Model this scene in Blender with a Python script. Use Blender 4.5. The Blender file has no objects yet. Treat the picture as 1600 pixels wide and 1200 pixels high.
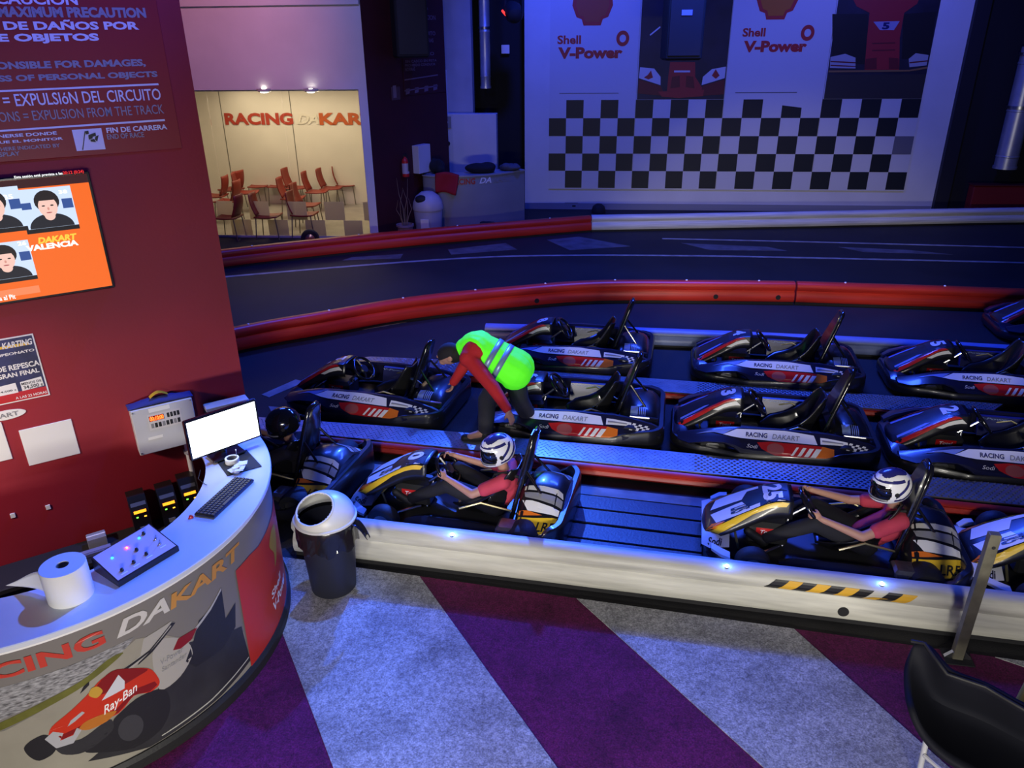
import bpy, bmesh, math, random
from math import sin, cos, pi, radians, sqrt, atan2
from mathutils import Vector, Matrix, geometry, noise
random.seed(7)
S = bpy.context.scene
COL = S.collection
V = Vector

# ------------------------------------------------------------------ camera
CAM_H = 3.6
_head, _pit, _rol, F = radians(103), radians(24.2), radians(0.6), 1200.0
_fh = V((cos(_head), sin(_head), 0)); _up = V((0, 0, 1))
FWD = _fh * cos(_pit) - _up * sin(_pit)
_R0 = _fh.cross(_up); _U0 = _R0.cross(FWD)
RGT = _R0 * cos(_rol) - _U0 * sin(_rol)
UPV = RGT.cross(FWD)
EYE = V((0, 0, CAM_H))
cam = bpy.data.cameras.new('camera'); cam.lens = 27.0; cam.sensor_width = 36.0; cam.clip_end = 200
co = bpy.data.objects.new('camera', cam); COL.objects.link(co)
m = Matrix((RGT, UPV, -FWD)).transposed().to_4x4(); m.translation = EYE
co.matrix_world = m
S.camera = co
S.view_settings.view_transform = 'Standard'; S.view_settings.look = 'None'
S.view_settings.exposure = 0.0; S.view_settings.gamma = 1.0
S.view_settings.use_curve_mapping = False

# ------------------------------------------------------------------ light
w = bpy.data.worlds.new('world'); S.world = w; w.use_nodes = True
w.node_tree.nodes['Background'].inputs[0].default_value = (0.012, 0.02, 0.14, 1)
w.node_tree.nodes['Background'].inputs[1].default_value = 0.35

def aim(o, target):
    o.rotation_euler = (V(target) - o.location).to_track_quat('-Z', 'Y').to_euler()
def spot(name, loc, target, power, color, angle=90, blend=0.6, size=0.15):
    l = bpy.data.lights.new(name, 'SPOT'); l.energy = power; l.color = color
    l.spot_size = radians(angle); l.spot_blend = blend; l.shadow_soft_size = size
    o = bpy.data.objects.new(name, l); COL.objects.link(o); o.location = loc; aim(o, target); return o
def area(name, loc, target, power, color, sx, sy):
    l = bpy.data.lights.new(name, 'AREA'); l.shape = 'RECTANGLE'; l.energy = power; l.color = color; l.size = sx; l.size_y = sy
    o = bpy.data.objects.new(name, l); COL.objects.link(o); o.location = loc; aim(o, target); return o
BLUE = (0.03, 0.09, 1.0)
# blue floodlights hanging over the track
spot('blue_flood_key', (-2.6, 12.2, 5.8), (-1.15, 3.3, 0), 8200, (0.035, 0.13, 1.0), 29, 0.95, 0.10)
area('blue_flood_pits', (0.5, 11.6, 5.6), (0.3, 6.8, 0), 620, BLUE, 3.0, 0.6)
area('blue_flood_pits_west', (-6.0, 10.8, 5.6), (-3.8, 6.6, 0), 230, BLUE, 2.0, 0.6)
spot('blue_flood_wall', (-2.6, 14.3, 6.6), (-1.6, 17.8, 2.2), 900, (0.03, 0.07, 1.0), 120, 0.8, 0.2)
spot('blue_flood_wall_east', (3.6, 15.0, 6.6), (3.4, 18.6, 1.9), 520, (0.08, 0.11, 1.0), 110, 0.8, 0.2)
spot('blue_flood_sign', (0.2, 4.2, 6.4), (-3.9, 3.7, 4.2), 1300, (0.08, 0.10, 1.0), 44, 0.9, 0.1)
spot('blue_flood_counter', (-2.0, 5.2, 5.0), (-2.75, 2.85, 1.0), 900, (0.06, 0.20, 1.0), 46, 0.5, 0.08)
# camera-side lamps, most of them unseen fills added for brightness
area('camera_side_fill', (0.6, -1.3, 1.5), (0.52, 0.0, -0.75), 370, (1.0, 0.95, 0.84), 2.6, 0.5)  # unseen, set low and tilted down to light faces rather than floors
spot('wall_fill', (-4.35, 1.7, 2.5), (-4.15, 3.95, 0.40), 190, (1.0, 0.80, 0.66), 74, 0.9, 0.12)  # unseen spot added to brighten the lower red wall
spot('track_fill_west', (-2.5, 4.0, 5.4), (-4.0, 10.4, 0.2), 420, (1.0, 0.55, 0.60), 40, 0.8, 0.3)  # pinkish spot added to bring up the left red barrier
spot('pit_fill_west', (-1.6, 0.3, 2.9), (-1.6, 6.6, 0.35), 330, (1.0, 0.95, 0.86), 34, 0.7, 0.25)  # added spot, brightens the kart whites and helmets on the left
spot('pit_fill_east', (1.7, 0.3, 2.9), (1.5, 6.8, 0.35), 330, (1.0, 0.95, 0.86), 34, 0.7, 0.25)  # added spot, does the same for the karts on the right
spot('track_lamp', (0.5, 3.5, 5.4), (1.6, 14.2, 0.0), 900, (1.0, 0.88, 0.72), 34, 0.6, 0.3)
# pink and violet wash above the waiting room window
spot('pink_wash', (-7.2, 10.6, 5.0), (-8.6, 13.8, 3.6), 200, (1.0, 0.34, 0.48), 90, 0.9, 0.2)
spot('violet_wash', (-4.6, 10.8, 5.2), (-6.6, 13.9, 3.5), 170, (0.24, 0.24, 1.0), 80, 0.9, 0.2)
# ceiling lights inside the waiting room
area('waiting_room_lamp', (-8.6, 15.9, 2.7), (-8.6, 15.9, 0), 82, (1.0, 0.80, 0.56), 3.6, 1.6)

# ------------------------------------------------------------------ pixel rays -> real planes
def ray(u, v):
    return FWD + RGT * ((u - 800) / F) - UPV * ((v - 600) / F)
def gp(u, v, z=0.0):
    d = ray(u, v); return EYE + d * ((z - CAM_H) / d.z)
class Plane:
    def __init__(s, origin, ux, uy=(0, 0, 1), k=1.0):
        s.o = V(origin); s.ux = V(ux).normalized(); s.uy = V(uy).normalized(); s.n = s.ux.cross(s.uy); s.k = k
    def p(s, a, b, off=0.0): return s.o + s.ux * a * s.k + s.uy * b * s.k + s.n * off
    def at(s, u, v):
        d = ray(u, v); t = (s.o - EYE).dot(s.n) / d.dot(s.n); q = EYE + d * t - s.o
        return (q.dot(s.ux) / s.k, q.dot(s.uy) / s.k)

# ------------------------------------------------------------------ materials
def lin(c):
    return tuple(((x / 12.92) if x <= 0.04045 else ((x + 0.055) / 1.055) ** 2.4) for x in c)
_mats = {}
def mat(name, color, rough=0.5, metal=0.0, var=0.0, scale=6.0, bump=0.0, bscale=None, coat=0.0, emit=None, estr=0.0, trans=0.0, streak=None, spec=0.5, sheen=0.0):
    if name in _mats: return _mats[name]
    M = bpy.data.materials.new(name); M.use_nodes = True; nt = M.node_tree; N = nt.nodes; L = nt.links
    b = N['Principled BSDF']
    c = (*color, 1)
    b.inputs['Base Color'].default_value = c; b.inputs['Roughness'].default_value = rough; b.inputs['Metallic'].default_value = metal
    b.inputs['Coat Weight'].default_value = coat; b.inputs['Coat Roughness'].default_value = 0.08
    b.inputs['Specular IOR Level'].default_value = spec
    b.inputs['Sheen Weight'].default_value = sheen
    if trans: b.inputs['Transmission Weight'].default_value = trans
    if emit: b.inputs['Emission Color'].default_value = (*emit, 1); b.inputs['Emission Strength'].default_value = estr
    if var or bump:
        tc = N.new('ShaderNodeTexCoord'); src = tc.outputs['Object']
        if streak:
            mp = N.new('ShaderNodeMapping'); mp.inputs['Scale'].default_value = streak; L.new(src, mp.inputs[0]); src = mp.outputs[0]
    if var:
        nz = N.new('ShaderNodeTexNoise'); nz.inputs['Scale'].default_value = scale; nz.inputs['Detail'].default_value = 6; L.new(src, nz.inputs['Vector'])
        rp = N.new('ShaderNodeValToRGB'); rp.color_ramp.elements[0].position = 0.3; rp.color_ramp.elements[1].position = 0.7
        rp.color_ramp.elements[0].color = (*[x * (1 - var) for x in color], 1); rp.color_ramp.elements[1].color = (*[min(1, x * (1 + var * 0.6)) for x in color], 1)
        L.new(nz.outputs['Fac'], rp.inputs[0]); L.new(rp.outputs[0], b.inputs['Base Color'])
    if bump:
        n2 = N.new('ShaderNodeTexNoise'); n2.inputs['Scale'].default_value = bscale or scale * 6; n2.inputs['Detail'].default_value = 4; L.new(src, n2.inputs['Vector'])
        bp = N.new('ShaderNodeBump'); bp.inputs['Strength'].default_value = bump; bp.inputs['Distance'].default_value = 0.02
        L.new(n2.outputs['Fac'], bp.inputs['Height']); L.new(bp.outputs[0], b.inputs['Normal'])
    _mats[name] = M; return M
def pm(name, r, g, b, rough=0.45, **k): return mat(name, lin((r, g, b)), rough, **k)
def turf(name, c):
    M = mat(name, c, 0.95, spec=0.08, sheen=0.1); nt = M.node_tree; N = nt.nodes; L = nt.links; b = N['Principled BSDF']
    tc = N.new('ShaderNodeTexCoord')
    def nz(sc, det, rough=.6):
        n = N.new('ShaderNodeTexNoise'); n.inputs['Scale'].default_value = sc; n.inputs['Detail'].default_value = det; n.inputs['Roughness'].default_value = rough; L.new(tc.outputs['Object'], n.inputs['Vector']); return n.outputs['Fac']
    def rng(src, a, b_, lo, hi):
        r = N.new('ShaderNodeMapRange'); r.inputs[1].default_value = a; r.inputs[2].default_value = b_; r.inputs[3].default_value = lo; r.inputs[4].default_value = hi; L.new(src, r.inputs[0]); return r.outputs[0]
    def mul(x, y):
        m = N.new('ShaderNodeMath'); m.operation = 'MULTIPLY'; L.new(x, m.inputs[0]); L.new(y, m.inputs[1]); return m.outputs[0]
    fine = nz(95, 8, .75); pile = mul(rng(fine, .38, .62, .45, 1.25), rng(nz(34, 6, .7), .36, .6, .62, 1.12)); wear = rng(nz(2.6, 6, .62), .30, .55, .62, 1.08)
    mx = N.new('ShaderNodeMix'); mx.data_type = 'RGBA'; mx.blend_type = 'MULTIPLY'; mx.inputs[0].default_value = 1; mx.inputs[6].default_value = (*c, 1); L.new(mul(pile, wear), mx.inputs[7]); L.new(mx.outputs[2], b.inputs['Base Color'])
    bp = N.new('ShaderNodeBump'); bp.inputs['Strength'].default_value = .9; bp.inputs['Distance'].default_value = .012; L.new(fine, bp.inputs['Height']); L.new(bp.outputs[0], b.inputs['Normal']); return M
ASPHALT = mat('asphalt', (0.013, 0.013, 0.015), 0.75, var=0.35, scale=1.2, bump=0.25, bscale=90)
PAINT_W = mat('floor_paint_white', (0.34, 0.34, 0.34), 0.7, var=0.4, scale=5)
TURF_W = turf('turf_white', (0.50, 0.50, 0.50))
TURF_R = turf('turf_red', (0.165, 0.011, 0.085))
CREAM = mat('barrier_cream', (0.62, 0.61, 0.54), 0.45, var=0.22, scale=3.0, streak=(0.7, 3, 9), bump=0.1, bscale=25)
BAR_W = mat('barrier_white', (0.68, 0.68, 0.66), 0.5, var=0.25, scale=3, streak=(0.5, 0.5, 14))
BAR_R = mat('barrier_red', (0.62, 0.035, 0.018), 0.38, var=0.2, scale=3, streak=(0.5, 0.5, 10))
BLACKP = mat('black_plastic', (0.012, 0.012, 0.014), 0.32, coat=0.3)
GLOSSB = mat('gloss_black', (0.008, 0.008, 0.01), 0.16, coat=0.6)
RUBBER = mat('rubber', (0.014, 0.014, 0.015), 0.62, bump=0.1, bscale=60, var=0.2)
MATTEB = mat('matte_black', (0.012, 0.012, 0.015), 0.75)
STEEL = mat('steel', (0.55, 0.56, 0.58), 0.3, metal=1.0, var=0.15, scale=12)
TREAD = mat('tread_plate', (0.30, 0.31, 0.33), 0.38, metal=0.75, var=0.2, scale=8)
WHITEP = mat('white_print', (0.90, 0.90, 0.88), 0.35, coat=0.2)
REDP = mat('red_print', (0.58, 0.018, 0.018), 0.3, coat=0.3)
ORANGEP = mat('orange_print', (0.85, 0.20, 0.02), 0.3, coat=0.3)
YELP = mat('yellow_print', (0.90, 0.58, 0.03), 0.3, coat=0.3)
GREYP = mat('grey_print', (0.28, 0.28, 0.29), 0.35, coat=0.2)
NAVYP = mat('navy_print', (0.02, 0.025, 0.12), 0.3, coat=0.3)
BLACKPR = mat('black_print', (0.01, 0.01, 0.012), 0.4)
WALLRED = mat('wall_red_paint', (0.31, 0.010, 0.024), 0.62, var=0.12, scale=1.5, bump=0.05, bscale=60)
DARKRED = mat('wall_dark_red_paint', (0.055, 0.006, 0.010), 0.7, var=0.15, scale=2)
WALLWHITE = mat('wall_white_paint', (0.72, 0.72, 0.72), 0.7, var=0.06, scale=1.5, bump=0.04, bscale=50)
WALLBLACK = mat('wall_black_paint', (0.008, 0.008, 0.011), 0.8)
SKIN = mat('skin', (0.52, 0.27, 0.19), 0.55)

# ------------------------------------------------------------------ mesh helpers
class MB:
    def __init__(s): s.v = []; s.f = []; s.m = []
    def add(s, vs, fs, mi=0):
        n = len(s.v); s.v += [tuple(x) for x in vs]
        for f in fs: s.f.append([i + n for i in f]); s.m.append(mi)
        return s
    def box(s, c, size, R=None, mi=0, ch=0.0):
        hx, hy, hz = size[0] / 2, size[1] / 2, size[2] / 2
        if ch <= 0:
            vs = [V((x * hx, y * hy, z * hz)) for z in (-1, 1) for x, y in ((-1, -1), (1, -1), (1, 1), (-1, 1))]
            fs = [(3, 2, 1, 0), (4, 5, 6, 7), (0, 1, 5, 4), (1, 2, 6, 5), (2, 3, 7, 6), (3, 0, 4, 7)]
        else:
            ch = min(ch, hx * .9, hy * .9, hz * .9)
            def ring(ix, z):
                a, b = hx - ix, hy - ix; k = ch * 0.6
                return [V(p + (z,)) for p in ((-a + k, -b), (a - k, -b), (a, -b + k), (a, b - k), (a - k, b), (-a + k, b), (-a, b - k), (-a, -b + k))]
            rs = [ring(ch, -hz), ring(0, -hz + ch), ring(0, hz - ch), ring(ch, hz)]
            vs = [p for r in rs for p in r]; fs = [tuple(range(7, -1, -1)), tuple(range(24, 32))]
            for k in range(3):
                for j in range(8): fs.append((k * 8 + j, k * 8 + (j + 1) % 8, k * 8 + 8 + (j + 1) % 8, k * 8 + 8 + j))
        if R is not None: vs = [R @ p for p in vs]
        return s.add([V(c) + p for p in vs], fs, mi)
    def rings(s, rs, closed=True, cap=True, loop=False, mi=0):
        n = len(rs[0]); vs = [p for r in rs for p in r]; fs = []
        K = len(rs)
        for k in range(K if loop else K - 1):
            k2 = (k + 1) % K
            for j in range(n if closed else n - 1):
                j2 = (j + 1) % n; fs.append((k * n + j, k * n + j2, k2 * n + j2, k2 * n + j))
        if cap and not loop and closed: fs.append(tuple(range(n - 1, -1, -1))); fs.append(tuple((K - 1) * n + j for j in range(n)))
        return s.add(vs, fs, mi)
    def tube(s, pts, r, n=8, loop=False, mi=0):
        pts = [V(p) for p in pts]; K = len(pts); rs = []
        rr = r if isinstance(r, (list, tuple)) else [r] * K
        prev = None
        for i in range(K):
            a = pts[(i - 1) % K] if (loop or i > 0) else pts[i]; b = pts[(i + 1) % K] if (loop or i < K - 1) else pts[i]
            t = (b - a).normalized()
            if prev is None:
                x = t.cross(V((0, 0, 1)));  x = t.cross(V((1, 0, 0))) if x.length < 1e-3 else x
            else: x = prev - t * prev.dot(t)
            x.normalize(); prev = x; y = t.cross(x)
            rs.append([pts[i] + (x * cos(2 * pi * j / n) + y * sin(2 * pi * j / n)) * rr[i] for j in range(n)])
        return s.rings(rs, True, True, loop, mi)
    def cyl(s, a, b, r, r2=None, n=16, mi=0): return s.tube([a, b], [r, r if r2 is None else r2], n, mi=mi)
    def lathe(s, prof, c=(0, 0, 0), axis=(0, 0, 1), n=24, loop=False, cap=True, mi=0):
        ax = V(axis).normalized(); x = ax.cross(V((0, 1, 0))); x = ax.cross(V((1, 0, 0))) if x.length < 1e-3 else x; x.normalize(); y = ax.cross(x)
        rs = [[V(c) + ax * z + (x * cos(2 * pi * j / n) + y * sin(2 * pi * j / n)) * max(r, 1e-4) for j in range(n)] for r, z in prof]
        return s.rings(rs, True, cap, loop, mi)
    def ell(s, c, rad, R=None, nu=16, nv=10, mi=0):
        rs = []
        for k in range(nv + 1):
            a = -pi / 2 + pi * k / nv
            ring = []
            for j in range(nu):
                p = V((max(cos(a), 1e-3) * cos(2 * pi * j / nu) * rad[0], max(cos(a), 1e-3) * sin(2 * pi * j / nu) * rad[1], sin(a) * rad[2]))
                ring.append(V(c) + (R @ p if R is not None else p))
            rs.append(ring)
        return s.rings(rs, mi=mi)
    def grid(s, fn, nu, nv, mi=0):
        return s.rings([[fn(i / nu, j / nv) for i in range(nu + 1)] for j in range(nv + 1)], closed=False, cap=False, mi=mi)
    def poly(s, pts, mi=0): return s.add(pts, [tuple(range(len(pts)))], mi)
    def prism(s, a, b, mi=0): return s.rings([a, b], mi=mi)
    def mesh(s, name, mats, smooth=35, recalc=True):
        me = bpy.data.meshes.new(name); me.from_pydata(s.v, [], s.f)
        for M in (mats if isinstance(mats, (list, tuple)) else [mats]): me.materials.append(M)
        me.polygons.foreach_set('material_index', s.m)
        bm = bmesh.new(); bm.from_mesh(me)
        if recalc: bmesh.ops.recalc_face_normals(bm, faces=bm.faces)
        bm.to_mesh(me); bm.free()
        if smooth:
            me.polygons.foreach_set('use_smooth', [True] * len(me.polygons)); me.set_sharp_from_angle(angle=radians(smooth))
        me.update(); return me
    def build(s, name, mats, parent=None, smooth=35, recalc=True):
        return link(name, s.mesh(name, mats, smooth, recalc), parent)
def link(name, data, parent=None):
    o = bpy.data.objects.new(name, data); COL.objects.link(o)
    if parent is not None: o.parent = parent
    return o
def tag(o, label, cat, group=None):
    o['label'] = label; o['category'] = cat
    if group: o['group'] = group
    return o
def thing(name, label, cat, loc=(0, 0, 0), rz=0.0, group=None):
    o = link(name, None); o.location = loc; o.rotation_euler = (0, 0, rz); return tag(o, label, cat, group)
def struct(o): o['kind'] = 'structure'; return o
def stuff(o): o['kind'] = 'stuff'; return o
def copy_tree(o, parent=None):
    c = o.copy(); COL.objects.link(c); c.parent = parent
    for ch in list(o.children): copy_tree(ch, c)
    return c
def Rz(a): return Matrix.Rotation(a, 3, 'Z')
def Ry(a): return Matrix.Rotation(a, 3, 'Y')
def Rx(a): return Matrix.Rotation(a, 3, 'X')

# flat print: 2D polygons (list of points) laid on a surface function sf(a, b, off)
def print_poly(mb, pts, sf, off=0.003, mi=0, maxlen=None):
    vs2 = [V((p[0], p[1], 0)) for p in pts]
    tris = geometry.tessellate_polygon([vs2])
    bm = bmesh.new(); bv = [bm.verts.new(p) for p in vs2]
    for t in tris:
        try: bm.faces.new([bv[i] for i in t])
        except ValueError: pass
    if maxlen:
        for _ in range(5):
            lng = [e for e in bm.edges if e.calc_length() > maxlen]
            if not lng: break
            bmesh.ops.subdivide_edges(bm, edges=lng, cuts=1); bmesh.ops.triangulate(bm, faces=bm.faces)
    bm.verts.index_update()
    mb.add([sf(v.co.x, v.co.y, off) for v in bm.verts], [[v.index for v in f.verts] for f in bm.faces], mi); bm.free()
_txt = {}
def text2d(body, bold=0.0, shear=0.0, res=3):
    key = (body, bold, shear)
    if key in _txt: return _txt[key]
    cu = bpy.data.curves.new('lettering', 'FONT'); cu.body = body; cu.offset = bold; cu.shear = shear; cu.resolution_u = res; cu.fill_mode = 'FRONT'
    ob = bpy.data.objects.new('lettering', cu); me = bpy.data.meshes.new_from_object(ob)
    vs = [(v.co.x, v.co.y) for v in me.vertices]; fs = [list(p.vertices) for p in me.polygons]
    bpy.data.objects.remove(ob); bpy.data.curves.remove(cu); bpy.data.meshes.remove(me)
    if vs:
        x0 = min(v[0] for v in vs); x1 = max(v[0] for v in vs); y0 = min(v[1] for v in vs); y1 = max(v[1] for v in vs)
        vs = [((x - x0) / (x1 - x0), (y - y0) / (y1 - y0)) for x, y in vs]
    _txt[key] = (vs, fs); return _txt[key]
def text_on(mb, body, sf, a0, b0, wd, ht, off=0.004, bold=0.02, shear=0.0, mi=0, du=(1, 0), dv=(0, 1)):
    vs, fs = text2d(body, bold, shear)
    mb.add([sf(a0 + du[0] * x * wd + dv[0] * y * ht, b0 + du[1] * x * wd + dv[1] * y * ht, off) for x, y in vs], fs, mi)
def sweep(mb, path, prof, mi=0, loop=False):
    """path: 2D ground points; prof: (d, z), d to the right of the travel direction"""
    n = len(path); rs = []
    for i in range(n):
        a = V(path[max(i - 1, 0)]).to_2d(); b = V(path[min(i + 1, n - 1)]).to_2d()
        t = (b - a).normalized(); nr = V((t.y, -t.x))
        rs.append([V((path[i][0] + nr.x * d, path[i][1] + nr.y * d, z)) for d, z in prof])
    mb.rings(rs, mi=mi)
def smooth_path(pts, k=6):
    out = []; P = [V((p[0], p[1])) for p in pts]
    for i in range(len(P) - 1):
        p0 = P[max(i - 1, 0)]; p1 = P[i]; p2 = P[i + 1]; p3 = P[min(i + 2, len(P) - 1)]
        for j in range(k):
            t = j / k
            out.append(0.5 * ((2 * p1) + (p2 - p0) * t + (2 * p0 - 5 * p1 + 4 * p2 - p3) * t * t + (3 * p1 - p0 - 3 * p2 + p3) * t ** 3))
    out.append(P[-1]); return out

# continuous body: tapered capsules and ellipsoids fused by a voxel remesh
def blob(name, parts, material, voxel=0.012, it=6):
    mb = MB()
    for p in parts:
        if p[0] == 'c':
            a, ra, b, rb = V(p[1]), p[2], V(p[3]), p[4]; d = (b - a); L = max(d.length, 1e-4); t = d / L
            x = t.orthogonal().normalized(); y = t.cross(x); rs = []
            for k in range(5):
                q = -pi / 2 + (pi / 2) * k / 4; rs.append((a + t * sin(q) * ra, max(cos(q), .02) * ra))
            for k in range(5):
                q = (pi / 2) * k / 4; rs.append((b + t * sin(q) * rb, max(cos(q), .02) * rb))
            mb.rings([[c + (x * cos(2 * pi * j / 12) + y * sin(2 * pi * j / 12)) * r for j in range(12)] for c, r in rs])
        else: mb.ell(p[1], p[2], p[3] if len(p) > 3 else None, 20, 12)
    me = mb.mesh(name, material, None)
    ob = bpy.data.objects.new(name, me); COL.objects.link(ob)
    r = ob.modifiers.new('r', 'REMESH'); r.mode = 'VOXEL'; r.voxel_size = voxel; r.use_smooth_shade = True
    sm = ob.modifiers.new('s', 'SMOOTH'); sm.factor = 0.5; sm.iterations = it
    dg = bpy.context.evaluated_depsgraph_get(); out = bpy.data.meshes.new_from_object(ob.evaluated_get(dg))
    bpy.data.objects.remove(ob); bpy.data.meshes.remove(me)
    out.name = name; out.materials.clear(); out.materials.append(material)
    out.polygons.foreach_set('use_smooth', [True] * len(out.polygons)); return out

# ================================================================== STRUCTURE
def dirv(deg): return V((cos(radians(deg)), sin(radians(deg)), 0))
FARW = Plane((-3.70, 17.55, 0), dirv(7.5)); WINW = Plane((-5.93, 14.10, 0), dirv(8)); SIDW = Plane((-5.93, 14.10, 0), dirv(72))
LK = 0.885
LEFW = Plane((-3.50 * LK, 5.20 * LK, CAM_H * (1 - LK)), dirv(46), k=LK)          # a = negative leftwards from the wall's free edge
def shifted_(pl, d): return Plane(pl.o + pl.n * d, pl.ux, pl.uy, pl.k)
def wall(name, pl, a0, a1, z0, z1, thick, m, parent=None, back=True):
    mb = MB(); t0, t1 = (0, -thick) if back else (thick, 0)
    q = [pl.p(a0, z0, t0), pl.p(a1, z0, t0), pl.p(a1, z0, t1), pl.p(a0, z0, t1)]
    mb.prism(q, [p + V((0, 0, z1 - z0)) for p in q])
    o = mb.build(name, m, parent, None)
    if parent is None: struct(o)
    return o

fl = MB(); fl.box((-1, 8, -0.05), (30, 34, 0.1)); floor = struct(fl.build('floor', ASPHALT, None, None))
# turf carpet of the spectator side with its white stripes
tc = MB(); tc.prism([V(p) for p in ((-3.6, -1, 0), (5, -1, 0), (5, 4.29, 0), (-3.6, 4.29, 0))], [V((p[0], p[1], 0.012)) for p in ((-3.6, -1), (5, -1), (5, 4.29), (-3.6, 4.29))])
carpet = struct(tc.build('floor_carpet', TURF_R, None, None))
for pts in (((-3.05, 4.285), (-2.43, 3.57), (-1.63, 2.65), (1.0, -0.38), (2.35, -0.2), (-0.45, 2.91), (-1.70, 4.285)),
            ((-0.54, 4.285), (0.63, 3.15), (3.2, 0.5), (4.3, 0.6), (1.60, 3.36), (0.91, 4.285)),
            ((2.12, 4.285), (2.27, 4.23), (4.9, 1.7), (4.9, 3.3), (3.9, 4.285))):
    mb = MB(); mb.prism([V((x, y, 0.0125)) for x, y in pts], [V((x, y, 0.017)) for x, y in pts]); mb.build('turf_stripe', TURF_W, carpet, None)
# painted marks on the track
def floor_mark(pts, name='painted_mark', m=PAINT_W):
    mb = MB(); mb.prism([V((x, y, 0.0005)) for x, y in pts], [V((x, y, 0.004)) for x, y in pts]); return mb.build(name, m, floor, None)
for q in ([(-5.98, 12.47), (-5.9, 12.71), (-5.06, 13.1), (-5.0, 12.79)], [(-4.34, 13.57), (-3.39, 14.25), (-3.06, 13.81), (-4.17, 13.22)],
          [(-2.65, 14.65), (-2.07, 15.03), (-1.01, 14.44), (-2.09, 13.94)], [(-0.07, 14.87), (1.51, 14.86), (1.83, 14.63), (0.46, 14.42)],
          [(2.79, 15.1), (4.0, 15.09), (4.7, 14.89), (3.18, 14.79)], [(-4.48, 6.96), (-4.3, 7.42), (-4.16, 7.38), (-4.36, 6.91)],
          [(-4.25, 6.70), (-3.82, 6.71), (-3.8, 6.56), (-4.14, 6.57)], [(-5.6, 6.9), (-5.3, 7.3), (-5.16, 7.25), (-5.48, 6.85)]): floor_mark(q, m=PAINT_W if q[0][1] < 9 else mat('floor_paint_grey', (.13, .13, .14), .8, var=.4, scale=4))  # far marks get a darker grey than the near ones
def floor_line(pts, wd, m=PAINT_W):
    P = smooth_path(pts, 6); mb = MB(); sweep(mb, P, [(-wd / 2, 0.0005), (-wd / 2, 0.004), (wd / 2, 0.004), (wd / 2, 0.0005)]); mb.build('painted_line', m, floor, None)
floor_line([(-9, 10.2), (-7.42, 11.16), (-5.16, 12.41), (-3.49, 13.17), (-1.92, 13.6), (0.35, 13.98), (3.09, 14.28), (6.5, 14.6)], 0.09)
floor_line([(-0.45, 15.17), (2.72, 15.44), (6.5, 15.7)], 0.08)
floor_line([(-6.2, 7.3), (-5.43, 8.19), (-4.2, 9.22), (-2.9, 10.28), (-1.29, 11.20)], 0.11)
floor_line([(-4.2, 5.68), (-2.8, 5.705), (0.2, 5.73), (3.4, 5.76)], 0.13)
PIT_MAT = mat('pit_board', (0.028, 0.028, 0.034), 0.5, var=0.5, scale=3.0, bump=0.2, bscale=50)
pb = thing('floor_board_mat', 'dark boarded floor mat in the gap between the two helmeted drivers', 'floor mat', (-0.28, 5.1, 0))
for k in range(5):
    mb = MB(); mb.box((0.0, -0.45 + k * 0.215 + 0.02, 0.009 + 0.003 * (k % 2)), (1.2, 0.195, 0.018), ch=0.006); mb.build('board', PIT_MAT, pb)

# far white wall, recess, pillar, side wall
wall('wall_back', FARW, 0.0, 9.02, 0, 6.2, 0.15, WALLWHITE)
mb = MB(); mb.prism([FARW.p(0, 0, .02), FARW.p(9.0, 0, .02), FARW.p(9.0, 0, 0), FARW.p(0, 0, 0)], [FARW.p(0, .14, .02), FARW.p(9.0, .14, .02), FARW.p(9.0, .14, 0), FARW.p(0, .14, 0)])
struct(mb.build('baseboard_back', mat('baseboard_grey', (0.30, 0.31, 0.36), 0.5), None, None))
wall('wall_right', FARW, 9.02, 16, 0, 6.2, 0.15, WALLBLACK)
wall('trim_1', FARW, 9.02, 9.3, 0, 6.2, 0.12, mat('wall_black_trim', (0.012, 0.012, 0.02), 0.6), back=False)
wall('wall_recess', shifted_(FARW, -.75), -1.6, 0.3, 0, 6.2, 0.1, WALLBLACK)
wall('wall_left_end', FARW, -2.6, -1.15, 0, 6.2, 0.3, mat('wall_grey_paint', (0.42, 0.42, 0.45), 0.65, var=0.12, scale=2), back=True)
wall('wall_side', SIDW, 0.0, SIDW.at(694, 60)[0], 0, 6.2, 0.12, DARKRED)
# waiting room behind glass
mb = MB()
for a0, a1, z0, z1, d in ((-5.6, -0.0, 2.78, 6.2, 0.14), (-0.16, 0.0, 0, 2.78, 0.14), (-5.6, -4.4, 0, 2.78, 0.14), (-5.6, 0.0, 4.18, 6.2, -0.10)):
    t0, t1 = (0, -d) if d > 0 else (-d, 0)
    q = [WINW.p(a0, z0, t0), WINW.p(a1, z0, t0), WINW.p(a1, z0, t1), WINW.p(a0, z0, t1)]; mb.prism(q, [p + V((0, 0, z1 - z0)) for p in q])
struct(mb.build('wall_window', WALLWHITE, None, None))
ROOM = mat('waiting_room_wall_paint', (0.74, 0.70, 0.62), 0.6, var=0.05, scale=2)
BACKP = Plane(WINW.p(0, 0, -3.5), dirv(8))
wall('wall_waiting_room', BACKP, -5.8, 1.2, 0, 3.0, 0.1, ROOM)
mb = MB()
for pxx in (350, 458): 
    a, z = BACKP.at(pxx, 200)
    mb.box(BACKP.p(a, 1.5, 0.001), (0.016, 0.01, 2.9), Rz(radians(8)))
struct(mb.build('trim_2', mat('panel_joint', (0.15, 0.14, 0.12), 0.8), None, None))
wl = MB(); q = [WINW.p(-5.6, 0, -.14), WINW.p(-5.6, 0, -3.5), WINW.p(-5.5, 0, -3.5), WINW.p(-5.5, 0, -.14)]; wl.prism(q, [p + V((0, 0, 3)) for p in q])
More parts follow.
